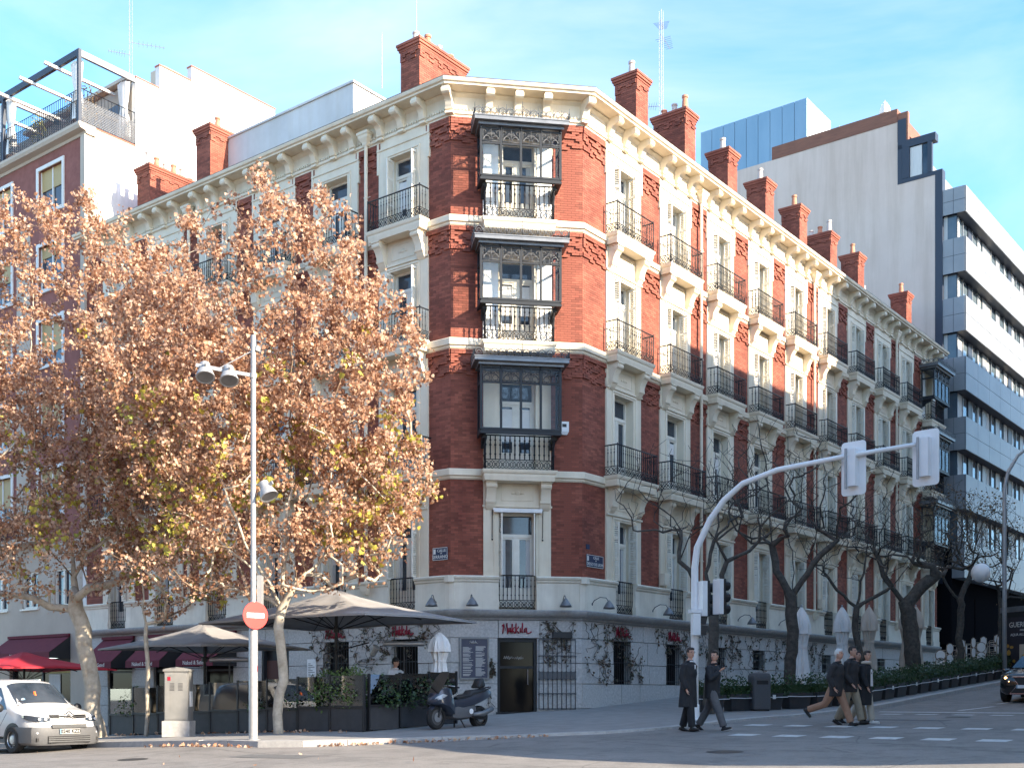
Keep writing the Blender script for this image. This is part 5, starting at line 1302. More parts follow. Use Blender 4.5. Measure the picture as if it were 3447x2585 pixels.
MB().tube([(0, 0, 0), (0, 0, 2.0), (.5, -1.2, 2.3)], .02, 6).build('stand', 'plastic_black', h); MB().lathe([(.05, 0), (.09, .05), (.11, .3), (.02, .31)], n=10).build('head', 'galv', h, loc=(.5, -1.3, 1.95)).rotation_euler[0] = R(40)
# red awnings with pale lettering
def awning(label, fac_v, w, z, proj, drop, cut='Naked & Sated', bu=-3.14, text=True):
    t = sthing('awning', label, 'awning', bu, fac_v, z, rz=-math.pi/2, group='dark red awnings along the avenue')
    hw = w/2
    MB().hexa([(-hw, -proj, -drop), (hw, -proj, -drop), (hw, 0, -.02), (-hw, 0, -.02), (-hw, -proj, -drop+.02), (hw, -proj, -drop+.02), (hw, 0, 0), (-hw, 0, 0)]).build('cloth', 'awning_red', t)
    MB().box(-hw, hw, -proj-.012, -proj, -drop-.24, -drop+.02).build('valance', 'awning_red', t)
    for s in (-1, 1):
        MB().add([(s*hw, 0, 0), (s*hw, -proj, -drop), (s*hw, -proj, -drop-.24), (s*hw, 0, -drop-.24)], [(0, 1, 2, 3)]).build('side_cloth', 'plastic_black', t)
        MB().tube([(s*hw*.9, 0, -drop-.2), (s*hw*.9, -proj, -drop-.05)], .018, 5).build('arm', 'iron', t)
    MB().box(-hw, hw, -.1, 0, -.02, .10).build('roller_box', 'awning_red', t)
    if text: text_mb(cut, .22).build('awning_lettering', 'lettering', t, loc=(0, -proj-.018, -drop-.11))
for i, w_ in zip((3, 4, 5), ('nearest the grey parasol', 'in the middle of the three by the screens', 'beside the leaning plane trunk')):
    awning('dark red awning over a shop window '+w_, VEND-LB[i], 2.2, 3.9, 1.1, 1.0)
awning('wide dark red awning over the neighbour shop front behind the van', 27.1, 5.0, 4.15, 1.0, .75)
awning('dark red awning at the far left edge over the second shop front', 33.4, 5.0, 4.15, 1.0, .75, text=False)
nb = sthing('notice_board', 'white paper notice fixed to the granite wall beside the main parasol', 'notice', -3.13, VEND-LB[1]+1.2, 1.9, rz=-math.pi/2)
MB().box(-.22, .22, -.03, 0, 0, .95).build('board', 'white_metal', nb)
nt_ = MB()
for k in range(12): nt_.box(-.16, .16-.1*(k % 3), -.034, -.03, .12+.06*k, .14+.06*k)
nt_.build('notice_text', 'slate', nb)
# ------------------------------------------------------------------ side street furniture
def traffic_mast():
    t = sthing('traffic_signal_mast', 'white curved traffic signal mast with an arm over the side street', 'traffic light', -4.55, -6.6)
    z0 = G(-4.55, -6.6)
    pts = [(0, 0, 0), (0, 0, 2.5), (0, 0, 4.3-z0+.6), (0, -.07, 5.2-z0+.2), (0, -.45, 6.0-z0+.1), (0, -.85, 6.5-z0+.06), (0, -1.37, 6.9-z0+.02), (0, -2.3, 7.15-z0), (0, -4.05, 7.27-z0), (0, -5.95, 7.34-z0)]
    MB().tube(pts, [.10, .10, .09, .085, .08, .077, .074, .07, .06, .05], 12).build('mast', 'white_metal', t, smooth=True)
    MB().lathe([(.2, 0), (.2, .03), (.13, .05), (.12, .4), (.1, .42)], n=14).build('base', 'white_metal', t, auto=40)
    for s, zc in ((-4.2, 6.98), (-5.9, 7.02)):
        h = link('signal_head', None, t, (.1, s, zc-z0), R(-8))
        w_, hh, rr = .32, .64, .09
        pl = []
        for (cx, cz, a0) in ((w_-rr, hh-rr, 0), (-w_+rr, hh-rr, 90), (-w_+rr, -hh+rr, 180), (w_-rr, -hh+rr, 270)):
            for k in range(5): a = R(a0+22.5*k); pl.append((cx+rr*math.cos(a), cz+rr*math.sin(a)))
        MB().prism([(y, z) for y, z in pl], 'x', 0, .015).build('backboard', 'white_metal', h)
        MB().prism([(y*.9, z*.95) for y, z in pl], 'x', -.004, 0).build('board_face', 'white_metal', h)
        MB().box(-.16, -.004, -.13, .13, -.44, .44).build('housing', 'white_metal', h); MB().box(-.20, -.16, .08, .13, -.5, .46).build('bracket', 'galv', h)
        for k in (-1, 0, 1): MB().tube([(.015, 0, k*.28), (.22, 0, k*.28)], [.12, .125], 12).build('visor', 'plastic_black', h)
    def small_head(loc, rz, n=3):
        h = link('side_signal', None, t, loc, rz); H = .30*n
        MB().box(-.13, .13, -.12, .02, 0, H).build('housing', 'white_metal', h); MB().box(-.14, .14, .02, .09, -.01, H+.01).build('front', 'plastic_black', h)
        for k in range(n): MB().tube([(0, .09, .15+.3*k), (0, .27, .14+.3*k)], [.12, .125], 10).build('visor', 'plastic_black', h)
    small_head((.02, -.26, 3.0-z0+.62), R(-118)); small_head((.15, -.64, 3.0-z0+.66), R(-110))
    p = link('pedestrian_signal', None, t, (-.10, -.06, 2.55-z0+.58), R(-40))
    MB().box(-.10, .10, -.15, .05, 0, .56).build('housing', 'white_metal', p); MB().box(-.16, .12, -.16, .08, .57, .66).build('cap', 'white_metal', p)
    for k in (0, 1): MB().hexa([(.10, -.15, .02+.28*k), (.24, -.15, .0+.28*k), (.24, .05, .0+.28*k), (.10, .05, .02+.28*k), (.10, -.15, .26+.28*k), (.30, -.15, .24+.28*k), (.30, .05, .24+.28*k), (.10, .05, .26+.28*k)]).build('visor', 'plastic_black', p)
traffic_mast()
def litter_bin():
    t = sthing('litter_bin', 'dark grey street litter bin in front of the planters', 'bin', 2.1, -5.25, rz=R(-40))
    pl = [(-.26, -.2), (.26, -.2), (.30, -.14), (.30, .2), (-.30, .2), (-.30, -.14)]
    MB().prism(pl, 'z', .05, 1.0).build('body', 'plastic_grey', t); MB().prism([(a*.9, c*.9) for a, c in pl], 'z', 0, .05).build('foot', 'plastic_black', t)
    MB().loft([[(a*k, c*k, z) for a, c in pl] for k, z in ((1.03, 1.0), (1.03, 1.08), (.9, 1.16), (.5, 1.19))]).build('lid', 'plastic_grey', t, auto=30)
    MB().box(-.19, .19, -.205, -.19, .82, .94).build('slot', 'plastic_black', t); MB().box(.26, .305, -.1, .12, .1, .95).build('side_panel', 'plastic_black', t)
litter_bin()
PL = [(0.5, -4.3), (2.3, -5.0), (4.6, -5.9), (7.3, -6.35), (30, -6.6)]
def along(poly, step):
    out = []; d = 0
    for a, c in zip(poly, poly[1:]):
        L = math.hypot(c[0]-a[0], c[1]-a[1]); ang = math.atan2(c[1]-a[1], c[0]-a[0])
        while d < L: out.append((a[0]+(c[0]-a[0])*d/L, a[1]+(c[1]-a[1])*d/L, ang)); d += step
        d -= L
    return out
def planters():
    pts = along(PL, 1.22); pm = None; hm = []
    box = MB().loft([[(-w, -d, z), (w, -d, z), (w, d, z), (-w, d, z)] for w, d, z in ((.42, .17, 0), (.48, .22, .42), (.52, .25, .43), (.52, .25, .52))]).mesh('planter_box', 'planter_dark')
    for s in range(4):
        rng = np.random.default_rng(80+s); n = 520; p = rng.uniform(-1, 1, (n, 3)); p[:, 2] = rng.uniform(0, 1, n)
        k = 1+.16*np.sin(p[:, 0]*5+s*2)+rng.normal(0, .06, n)
        q = p*np.array([.64, .34, .62]); q[:, 2] = .46+q[:, 2]*k*(1-.25*np.abs(p[:, 1])**2); hm.append(leaves_mesh('hedge', q, .10, 'leaf_green', rng, .3, True))
    core = MB().box(-.5, .5, -.16, .16, .45, .78).mesh('hedge_core', 'leaf_green')
    plate_m = MB().box(-.06, .06, -.32, -.30, .34, .47).mesh('marker_plate', 'white_metal')
    ORD = 'first second third fourth fifth sixth seventh eighth ninth tenth eleventh twelfth thirteenth fourteenth fifteenth sixteenth seventeenth eighteenth nineteenth twentieth twenty-first twenty-second twenty-third twenty-fourth twenty-fifth twenty-sixth twenty-seventh twenty-eighth'.split()
    names = ['nearest the litter bin', 'second from the litter bin', 'third from the litter bin', 'fourth from the litter bin', 'behind the walking group', 'just right of the walking group']
    for i, (u, v, a) in enumerate(pts):
        lab = 'black planter box with clipped green hedge, '+(names[i] if i < len(names) else ORD[i]+' from the litter bin up the street')
        t = sthing('hedge_planter', lab, 'planter', u, v, rz=a, group='hedge planters along the side street'); t.rotation_euler[1] = -.05 if u > 5 else 0
        link('planter_box', box, t); link('hedge', hm[i % 4], t, rz=math.pi*(i % 2), kind='stuff'); link('hedge_core', core, t)
        if i % 2 == 0: link('marker_plate', plate_m, t)
        link('rope', MB().tube([(-.61, -.29, .40), (0, -.29, .39), (.61, -.29, .40)], .012, 4).mesh('rope', 'white_metal'), t)
planters()
for i, (u, m, lab) in enumerate(((8.1, 'canvas_white', 'folded white parasol nearest the dark tree trunk'), (11.9, 'canvas_white', 'folded white parasol behind the white haired man'), (14.75, 'canvas_beige', 'folded beige parasol behind the walking group'), (19.2, 'canvas_beige', 'folded beige parasol left of the thick trunk'), (20.4, 'canvas_beige', 'folded beige parasol half hidden by the thick trunk'))):
    folded_parasol('folded_parasol', lab, u, -4.0, None, 3.3, .29, m, 'folded parasols along the side street', 20+i, pole=.45)
def bistro_chair():
    t = link('bistro_chair', None)
    f = MB()
    for sx in (-1, 1):
        f.tube([(sx*.2, -.2, 0), (sx*.21, -.21, .44)], .014, 6); f.tube([(sx*.2, .22, 0), (sx*.2, .2, .44), (sx*.19, .26, .9)], .014, 6)
        f.tube([(sx*.2, .23, .66), (sx*.27, 0, .66), (sx*.24, -.2, .62), (sx*.21, -.21, .44)], .012, 6)
    f.build('frame', 'wicker', t, smooth=True)
    MB().lathe([(.22, .44), (.24, .455), (.22, .475)], n=14).build('seat', 'cushion', t)
    b = MB(); pts = []
    n = 18; ring = [(.2*math.cos(2*math.pi*k/n), .24, .72+.23*math.sin(2*math.pi*k/n)) for k in range(n)]
    MB().add([(p[0], .235, p[2]) for p in ring]+[(p[0], .25, p[2]) for p in ring], [tuple(range(n)), tuple(range(2*n-1, n-1, -1))]+[(k, (k+1) % n, n+(k+1) % n, n+k) for k in range(n)]).build('back_panel', 'canvas_white', t)
    MB().tube([(p[0]*1.08, p[1], .72+(p[2]-.72)*1.06) for p in ring+ring[:1]], .020, 5, False).build('back_rim', 'twig', t, smooth=True)
    return t
CH = bistro_chair(); first = True
spots = [(22.4, -4.4, .35), (24.0, -4.2, .6), (24.9, -4.6, .55), (25.9, -4.2, .75), (27.2, -4.3, .8), (28.4, -4.5, .55), (29.4, -4.2, .8), (31.0, -4.4, .8), (32.2, -4.2, .85)]
wh = ['leftmost, lowest', 'second from the left', 'third from the left, tilted forward', 'fourth from the left, raised', 'fifth from the left', 'sixth from the left, half hidden', 'seventh from the left', 'second from the right', 'rightmost beside the lamp']
for i, (u, v, dz) in enumerate(spots):
    for lvl in (0, 1):
        c = CH if first else copy_tree(CH); first = False
        x, y = W2(u, v); c.location = (x, y, G(u, v)+(dz if lvl else max(0, dz-.48))); c.rotation_euler[2] = R(200+17*((i*7) % 5)-30)
        tag(c, 'pale oval backed bistro chair behind the hedge, %s, %s' % (wh[i], 'upper' if lvl else 'lower'), 'chair', 'stacked bistro chairs behind the hedge')
tb = sthing('bistro_table', 'small white round table behind the hedge beside the beige parasol', 'table', 17.0, -4.6)
MB().lathe([(.35, .72), (.36, .735), (.35, .75)], n=18).build('top', 'white_metal', tb); MB().tube([(0, 0, 0), (0, 0, .72)], .025, 6).lathe([(.22, 0), (.2, .03), (.03, .05)], n=12).build('pedestal', 'plastic_black', tb)
def street_lamp():
    t = sthing('street_lamp', 'tall slim street lamp with a curved arm and a white globe at the right edge', 'street lamp', 23.6, -6.9)
    MB().tube([(0, 0, 0), (0, 0, 4), (0, 0, 8.6), (.03, -.15, 9.3), (.1, -.55, 10.0), (.15, -1.1, 10.4), (.2, -1.9, 10.6)], [.11, .10, .085, .08, .07, .06, .05], 10).build('pole', 'galv', t, smooth=True)
    MB().ball((.2, -2.1, 10.6), .34, .2, .09, 10, 5).build('lamp_head', 'galv', t, smooth=True)
    b = MB().tube([(0, 0, 5.3), (-.25, .32, 4.55), (-.5, .62, 4.2), (-.6, .85, 4.35)], .022, 6).build('globe_arm', 'galv', t, smooth=True)
    MB().ball((-.6, .85, 4.78), .43, n=16, m=10).build('globe', 'sign_white', t, smooth=True)
street_lamp()
def ad_shelter():
    t = sthing('bus_shelter', 'dark bus shelter with a perfume poster at the right edge', 'bus shelter', 25.2, -6.9, rz=R(-32))
    MB().box(-.12, .12, -2.2, .75, 3.0, 3.25).build('roof', 'zinc', t)
    MB().box(-.10, .10, -2.1, .70, .1, 3.0).build('panel', 'plastic_black', t)
    p = MB().box(-.115, -.10, -1.95, .55, .35, 2.75).build('poster', 'poster_dark', t)
    for s, sz, y, z in (('GUERLAIN', .34, -.62, 2.4), ('PARIS', .11, -.62, 2.15), ('AQUA ALLEGORIA', .17, -.62, 1.95)):
        o = text_mb(s, sz).build('poster_lettering', 'lettering', p, loc=(-.12, y, z)); o.rotation_euler[2] = -math.pi/2
    rg = random.Random(4); b = MB()
    for k in range(16): b.ball((-.117, rg.uniform(-1.8, .4), rg.uniform(.5, 1.6)), .01, rg.uniform(.05, .14), rg.uniform(.05, .16), 8, 4)
    b.build('poster_flowers', 'poster_gold', p); MB().box(-.12, -.112, -.75, -.45, .5, 1.5).build('poster_bottle', 'wicker', p)
ad_shelter()
# ------------------------------------------------------------------ climbing plants on the granite, fallen leaves
def ivy(label, fac, x0, x1, z0, z1, nv, nl, seed):
    (u, v), a = FAC[fac]; rng = np.random.default_rng(seed); x, y = W2(u, v)
    t = thing('climbing_plant', label, 'climbing plant', (x, y, 0), ANG+a); st = MB(); P = []
    for i in range(nv):
        p = np.array([rng.uniform(x0, x1), -.02, z1 if rng.random() < .75 else z0]); dz = -1 if p[2] == z1 else 1; pts = [tuple(p)]
        for k in range(rng.integers(5, 14)):
            p = p+np.array([rng.normal(0, .16), rng.normal(0, .006), dz*abs(rng.normal(.10, .07))]); p[1] = min(-.012, max(-.05, p[1]))
            if p[2] < z0 or p[2] > z1 or p[0] < x0 or p[0] > x1: break
            pts.append(tuple(p)); P.append(p.copy())
        if len(pts) > 1: st.tube(pts, .008, 3, False)
    st.build('stem', 'twig_dark', t, kind='stuff'); P = np.array(P); w = rng.random(len(P))**4; w /= w.sum()
    link('foliage', leaves_mesh('foliage', P[rng.choice(len(P), nl, p=w)]+rng.normal(0, .05, (nl, 3))*np.array([1, .3, 1])-np.array([0, .03, 0]), .085, 'leaf_ivy', rng), t, kind='stuff')
ivy('sparse climbing plant over the iron gate on the corner', 'C', 2.9, 4.28, 2.6, 3.95, 16, 170, 60)
ivy('sparse climbing plant between the barred windows nearest the corner', 'R', .1, 4.9, 2.0, 3.95, 34, 430, 61)
ivy('climbing plant on the granite behind the signal mast and planters', 'R', 4.9, 11.5, 2.2, 3.95, 44, 560, 62)
ivy('thin climbing plant on the granite behind the folded parasols', 'R', 11.5, 20, 2.4, 3.95, 34, 300, 63)
ivy('climbing plant round the barred windows under the main parasol', 'L', LLEN-6.6, LLEN-.2, 1.9, 3.9, 40, 620, 64)
ivy('small climbing plant beside the menu board and door', 'C', 1.2, 1.5, 1.2, 2.6, 8, 140, 65)
rng = np.random.default_rng(70); P = []
for i in range(330):
    f = rng.random(); 
    if f < .6: s = rng.uniform(0, 1); u, v = (-14.42-.03+rng.normal(0, .05), 3-4*s) if rng.random() < .35 else (-13.7+3.4*s-abs(rng.normal(0, .12)), -2.2-3.7*s-abs(rng.normal(0, .12)))
    elif f < .94: u, v = -11.15-abs(rng.normal(0, .25)), rng.uniform(-1.2, 9)
    else: u, v = -15.5-rng.uniform(0, 7), rng.uniform(-9, 6)
    on = (u > -14.3 and v > -1) or (f >= .6 and f < .94)
    P.append((*W2(u, v), (G(u, v) if on else GR(u, v))+.03))
link('fallen_leaves', leaves_mesh('fallen_leaves', np.array(P), .085, 'leaf_brown', rng, 0), None, label='dry brown leaves fallen along the kerb and pavement', cat='leaves', kind='stuff')

shrub('terrace_shrub', 'wispy olive shrub behind the roof terrace railing', -2.2, VEND+1.6, 25.95, 2.5, .75, 260, 90, 'leaf_dry', size=.14)
shrub('terrace_shrub', 'upright yellow shrub behind the roof terrace railing', -2.6, VEND+4.6, 25.95, 1.9, .32, 220, 91, 'leaf_yellow', size=.12)
# ------------------------------------------------------------------ vehicles
def wheel(parent, x, y, r, w, rim='steel', hub=None):
    s = 1 if y > 0 else -1
    t = MB(); prof = [(r*.62, -w/2), (r*.93, -w/2), (r, -w*.36), (r, w*.36), (r*.93, w/2), (r*.62, w/2)]
    n = 24; t.loft([[(q*math.cos(2*math.pi*j/n), z, q*math.sin(2*math.pi*j/n)) for j in range(n)] for q, z in prof], caps=False)
    o = t.build('wheel', 'rubber', parent, auto=40, loc=(x, y, r))
    d = MB(); yy = s*w*.42
    d.loft([[(q*math.cos(2*math.pi*j/n), z, q*math.sin(2*math.pi*j/n)) for j in range(n)] for q, z in ((r*.64, yy), (r*.60, yy-s*.03), (r*.40, yy-s*.035), (r*.30, yy), (r*.02, yy+s*.005))], caps=False)
    d.build('rim', rim, o, auto=30)
    h = MB()
    for k in range(10):
        a = 2*math.pi*k/10; h.ball((r*.50*math.cos(a), yy-s*.02, r*.50*math.sin(a)), r*.07, .012, r*.07, 6, 4)
    h.build('rim_hole', 'plastic_black', o)
def interp(tab, x):
    for (a, p), (b, q) in zip(tab, tab[1:]):
        if x <= b:
            f = (x-a)/(b-a) if b > a else 0; return p+(q-p)*f
    return tab[-1][1]
def car_body(st, top, wid, roof, bot, belt):
    rings = []
    for x in st:
        zt, w, wr, zb, bl = (interp(k, x) for k in (top, wid, roof, bot, belt))
        bl = min(bl, zt-.06); half = [(0, zb), (w*.80, zb), (w*.97, zb+.10), (w, zb+(bl-zb)*.45), (w*.985, bl), (wr+(w-wr)*.42, bl+(zt-bl)*.52), (wr*1.0, zt-.11*min(1, (zt-bl)/.3)), (wr*.86, zt-.035*min(1, (zt-bl)/.3)), (wr*.45, zt-.004), (0, zt)]
        rings.append([(x, y, z) for y, z in half]+[(x, -y, z) for y, z in half[-2:0:-1]])
    return MB().loft(rings)
def van():
    t = sthing('delivery_van', 'white delivery van with grey bumpers parked beside the kerb at the left edge', 'van', -15.35, 4.85, GR(-15.9, 5.9), rz=math.pi/2)
    # local x runs backwards from the nose, y towards the kerb is negative
    st = [0, .06, .16, .35, .6, .9, 1.05, 1.3, 1.6, 1.85, 2.1, 2.6, 3.2, 4.0, 4.3, 4.38]
    top = [(0, .86), (.06, .97), (.16, 1.02), (.6, 1.10), (.95, 1.17), (1.75, 1.76), (2.1, 1.81), (2.8, 1.83), (4.2, 1.80), (4.38, 1.70)]
    wid = [(0, .70), (.06, .78), (.16, .84), (.35, .90), (.6, .925), (4.2, .925), (4.38, .90)]
    roof = [(0, .62), (.16, .72), (.6, .78), (.95, .78), (1.75, .69), (4.3, .72), (4.38, .70)]
    bot = [(0, .30), (4.38, .30)]; belt = [(0, .80), (.6, .95), (1.0, 1.02), (4.38, 1.02)]
    b = car_body(st, top, wid, roof, bot, belt); b.build('body', 'paint_white', t, auto=38)
    # grey bumper wrapping the nose
    plan = [(.80, .955), (.36, .955), (.10, .90), (-.03, .73), (-.07, .34), (-.08, 0)]; plan = plan+[(x, -y) for x, y in plan[-2::-1]]
    rings = []
    for z, k in ((.20, .94), (.26, 1.0), (.56, 1.0), (.64, .985)): rings.append([(.45+(x-.45)*k, y*k, z) for x, y in plan]+[(x+.12, y*.86, z) for x, y in plan[::-1]])
    MB().loft(rings).build('bumper', 'plastic_grey', t, auto=40)
    MB().box(.9, 4.3, -.935, .935, .24, .34).build('side_skirt', 'plastic_grey', t)
    for s in (-1, 1):
        a = MB(); n = 14   # wheel arch liner
        for xc in (.90, 3.68):
            a.loft([[(xc+q*math.cos(math.pi*k/n), s*yy, .32+q*math.sin(math.pi*k/n)) for k in range(n+1)] for q, yy in ((.42, .70), (.42, .932), (.36, .934), (.36, .70))], closed=False)
            a.add([(xc+.37*math.cos(math.pi*k/n), s*.930, .32+.37*math.sin(math.pi*k/n)) for k in range(n+1)]+[(xc-.37, s*.930, .2), (xc+.37, s*.930, .2)], [tuple(range(n+3))])
        a.build('wheel_arch', 'plastic_black', t)
    for x in (.90, 3.68):
        for s in (-1, 1): wheel(t, x, s*.86, .33, .21)
    # windscreen and side glass sit just proud of the body
    def zsurf(x, y):
        zt, wr = interp(top, x), interp(roof, x); f = abs(y)/wr
        return zt-.004*min(1, f/.45)-(.031*max(0, (f-.45)/.41) if f < .86 else .031+.075*(f-.86)/.14)
    g = MB(); nx, ny = 6, 10
    for i in range(nx+1):
        x = 1.02+(1.70-1.02)*i/nx; hw = .74-.10*i/nx
        for j in range(ny+1): y = -hw+2*hw*j/ny; g.v.append((x-.014, y, zsurf(x, y)+.014))
    for i in range(nx):
        for j in range(ny): q = i*(ny+1)+j; g.f.append((q, q+1, q+ny+2, q+ny+1))
    ws = g.build('windscreen', 'pane', t, smooth=True)
    MB().box(.98, 1.02, -.74, .74, 1.155, 1.185).build('cowl', 'plastic_black', ws)
    MB().tube([(1.03, -.2, 1.22), (1.12, .35, 1.29)], .01, 4).build('wiper', 'plastic_black', ws); MB().tube([(1.03, .35, 1.22), (1.10, .68, 1.27)], .01, 4).build('wiper', 'plastic_black', ws)
    MB().ball((1.13, .52, 1.30), .01, .06, .05, 10, 4).build('sticker', 'blue_panel', ws)
    MB().tube([(1.2, .12, 1.28), (1.32, .12, 1.50)], .03, 6).build('orange_pennant', 'orange', ws)
    for s in (-1, 1):
        def P(x, z):
            zt, w, wr, bl = interp(top, x), interp(wid, x), interp(roof, x), interp(belt, x)
            z1 = bl+(zt-bl)*.52; y1 = wr+(w-wr)*.42
            y = w*.985+(y1-w*.985)*(z-bl)/(z1-bl) if z < z1 else y1+(wr-y1)*(z-z1)/(zt-.11-z1)
            return (x, s*(y+.008), z)
        q = [P(1.22, 1.06), P(2.12, 1.06), P(2.12, 1.36), P(2.06, 1.62), P(1.80, 1.60), P(1.55, 1.36)]
        MB().add(q, [tuple(range(6)) if s < 0 else tuple(range(5, -1, -1))]).build('side_window', 'pane', t)
        MB().tube([P(2.18, .40), P(2.18, 1.0), P(2.14, 1.64)], .006, 3).build('door_gap', 'plastic_black', t); MB().tube([P(1.12, .45), P(1.15, 1.0)], .006, 3).build('door_gap', 'plastic_black', t)
        m = MB().ball((1.30, s*1.06, 1.10), .08, .12, .11, 10, 6).build('mirror', 'plastic_black', t, smooth=True)
        h = MB().add([(.10, s*.52, .80), (.03, s*.50, .86), (.20, s*.82, .93), (.52, s*.90, .96), (.48, s*.93, .86), (.18, s*.87, .80), (.02, s*.52, .78)], [tuple(range(7))]); 
        inv = [(0, 0), (.70, .0), (.78, .06), (.84, .16), (.90, .35), (.925, .6)]
        hl = MB().loft([[(interp(inv, yy)-.022, s*(yy+.012), za), (interp(inv, yy)-.010, s*(yy+.008), zb), (interp(inv, yy)+.14, s*(yy-.08), zb), (interp(inv, yy)+.14, s*(yy-.08), za)] for yy, za, zb in ((.47, .80, .86), (.58, .775, .875), (.68, .77, .885), (.76, .775, .895), (.82, .79, .91), (.87, .80, .925), (.90, .83, .93), (.915, .87, .92))])
        hd = hl.build('headlight', 'pane', t, auto=40)
        for yy in (.60, .74): MB().ball((interp(inv, yy)-.02, s*yy, .83), .02, .05, .038, 8, 5).build('bulb', 'lamp_lens', hd, smooth=True)
        MB().ball((.03, s*.76, .50), .03, .06, .045, 10, 5).build('fog_lamp', 'lamp_lens', t, smooth=True)
        MB().box(-.005, .16, min(s*.58, s*.82), max(s*.58, s*.82), .30, .38).build('bumper_grille', 'plastic_black', t)
    for z in (.93, .86): # two bright lines that meet in a double chevron
        pts = [(.02, -.50, z), (-.02, -.25, z), (-.045, -.13, z), (-.055, 0, z+.085), (-.045, .13, z), (-.02, .25, z), (.02, .50, z)]
        MB().tube(pts, .016, 5).build('chrome_chevron', 'chrome', t)
    MB().box(-.03, .03, -.48, .48, .875, .915).build('upper_grille', 'plastic_black', t)
    for (z, hh, hw) in ((.66, .045, .46), (.34, .085, .56)):
        gr = MB().box(-.085, -.06, -hw, hw, z-hh, z+hh).build('lower_grille', 'plastic_black', t)
        s2 = MB()
        for k in (-1, 0, 1): s2.box(-.092, -.085, -hw, hw, z+k*hh*.55-.006, z+k*hh*.55+.006)
        s2.build('grille_bar', 'zinc', gr)
    p = MB().box(-.105, -.09, -.27, .27, .475, .595).build('number_plate', 'plate_white', t)
    MB().box(-.108, -.105, .225, .27, .475, .595).build('plate_band', 'blue_panel', p)
    o = text_mb('0240 KZD', .125, bold=.004).build('plate_number', 'plastic_black', p, loc=(-.107, -.02, .533)); o.rotation_euler[2] = -math.pi/2
    MB().tube([(2.0, -.3, 1.82), (2.15, -.3, 2.0)], .008, 4).build('aerial', 'plastic_black', t)
    for s in (-1, 1): MB().box(2.4, 4.1, s*.66-.02, s*.66+.02, 1.80, 1.83).build('roof_rail', 'paint_white', t)
van()
def suv():
    t = sthing('black_car', 'black car with lit headlights coming down the side street at the right edge', 'car', 9.8, -11.15, GR(10.5, -11.1), rz=0)
    st = [0, .08, .2, .5, .9, 1.3, 1.6, 2.0, 2.5, 3.2, 4.0, 4.5, 4.6]
    top = [(0, .80), (.08, .92), (.2, .98), (.9, 1.08), (1.3, 1.13), (2.1, 1.58), (2.7, 1.66), (3.6, 1.60), (4.5, 1.20), (4.6, 1.0)]
    wid = [(0, .62), (.08, .74), (.2, .84), (.5, .91), (4.4, .91), (4.6, .84)]; roof = [(0, .55), (.2, .70), (.9, .76), (1.3, .76), (2.1, .62), (3.6, .62), (4.6, .6)]
    car_body(st, top, wid, roof, [(0, .25), (4.6, .28)], [(0, .74), (.6, .95), (1.3, 1.02), (4.6, 1.0)]).build('body', 'paint_black', t, auto=38)
    for x in (.95, 3.6):
        for s in (-1, 1): wheel(t, x, s*.84, .36, .23, 'chrome')
    g = MB(); g.hexa([(1.35, -.74, 1.16), (1.35, .74, 1.16), (2.12, .62, 1.585), (2.12, -.62, 1.585), (1.33, -.74, 1.18), (1.33, .74, 1.18), (2.10, .60, 1.605), (2.10, -.60, 1.605)]); g.build('windscreen', 'pane', t)
    gr = MB().add([(-.04, -.38, .84), (-.04, .38, .84), (-.05, .20, .60), (-.04, .46, .28), (-.04, -.46, .28), (-.05, -.20, .60)], [(5, 4, 3, 2), (0, 5, 2, 1)]).build('grille', 'plastic_black', t)
    MB().tube([(-.05, -.38, .84), (-.05, .38, .84), (-.06, .20, .60), (-.05, .46, .28), (-.05, -.46, .28), (-.06, -.20, .60), (-.05, -.38, .84)], .018, 5).build('grille_frame', 'chrome', gr)
    p = MB().box(-.075, -.06, -.26, .26, .46, .57).build('number_plate', 'sign_white', t); MB().box(-.078, -.075, .215, .26, .46, .57).build('plate_band', 'blue_panel', p)
    m, nt, b = nmat('headlight_on'); b.inputs['Emission Color'].default_value = (1, .55, .2, 1); b.inputs['Emission Strength'].default_value = 3; b.inputs['Base Color'].default_value = (.8, .6, .4, 1)
    for s in (-1, 1):
        h = MB().loft([[(.03+.22*f*f-.02, s*(.48+.34*f), .74), (.03+.22*f*f-.02, s*(.48+.34*f), .88), (.2+.2*f, s*(.46+.3*f), .86), (.2+.2*f, s*(.46+.3*f), .76)] for f in (0, .35, .7, 1)]).build('headlight', 'pane', t, auto=40)
        MB().tube([(.0, s*.50, .69), (.10, s*.68, .68), (.24, s*.80, .71)], .016, 5).build('running_light', 'headlight_on', h); MB().ball((.04, s*.62, .81), .03, .05, .04, 8, 5).build('bulb', 'headlight_on', h)
        MB().ball((1.55, s*1.02, 1.08), .09, .13, .08, 8, 5).build('mirror', 'paint_black', t, smooth=True)
suv()
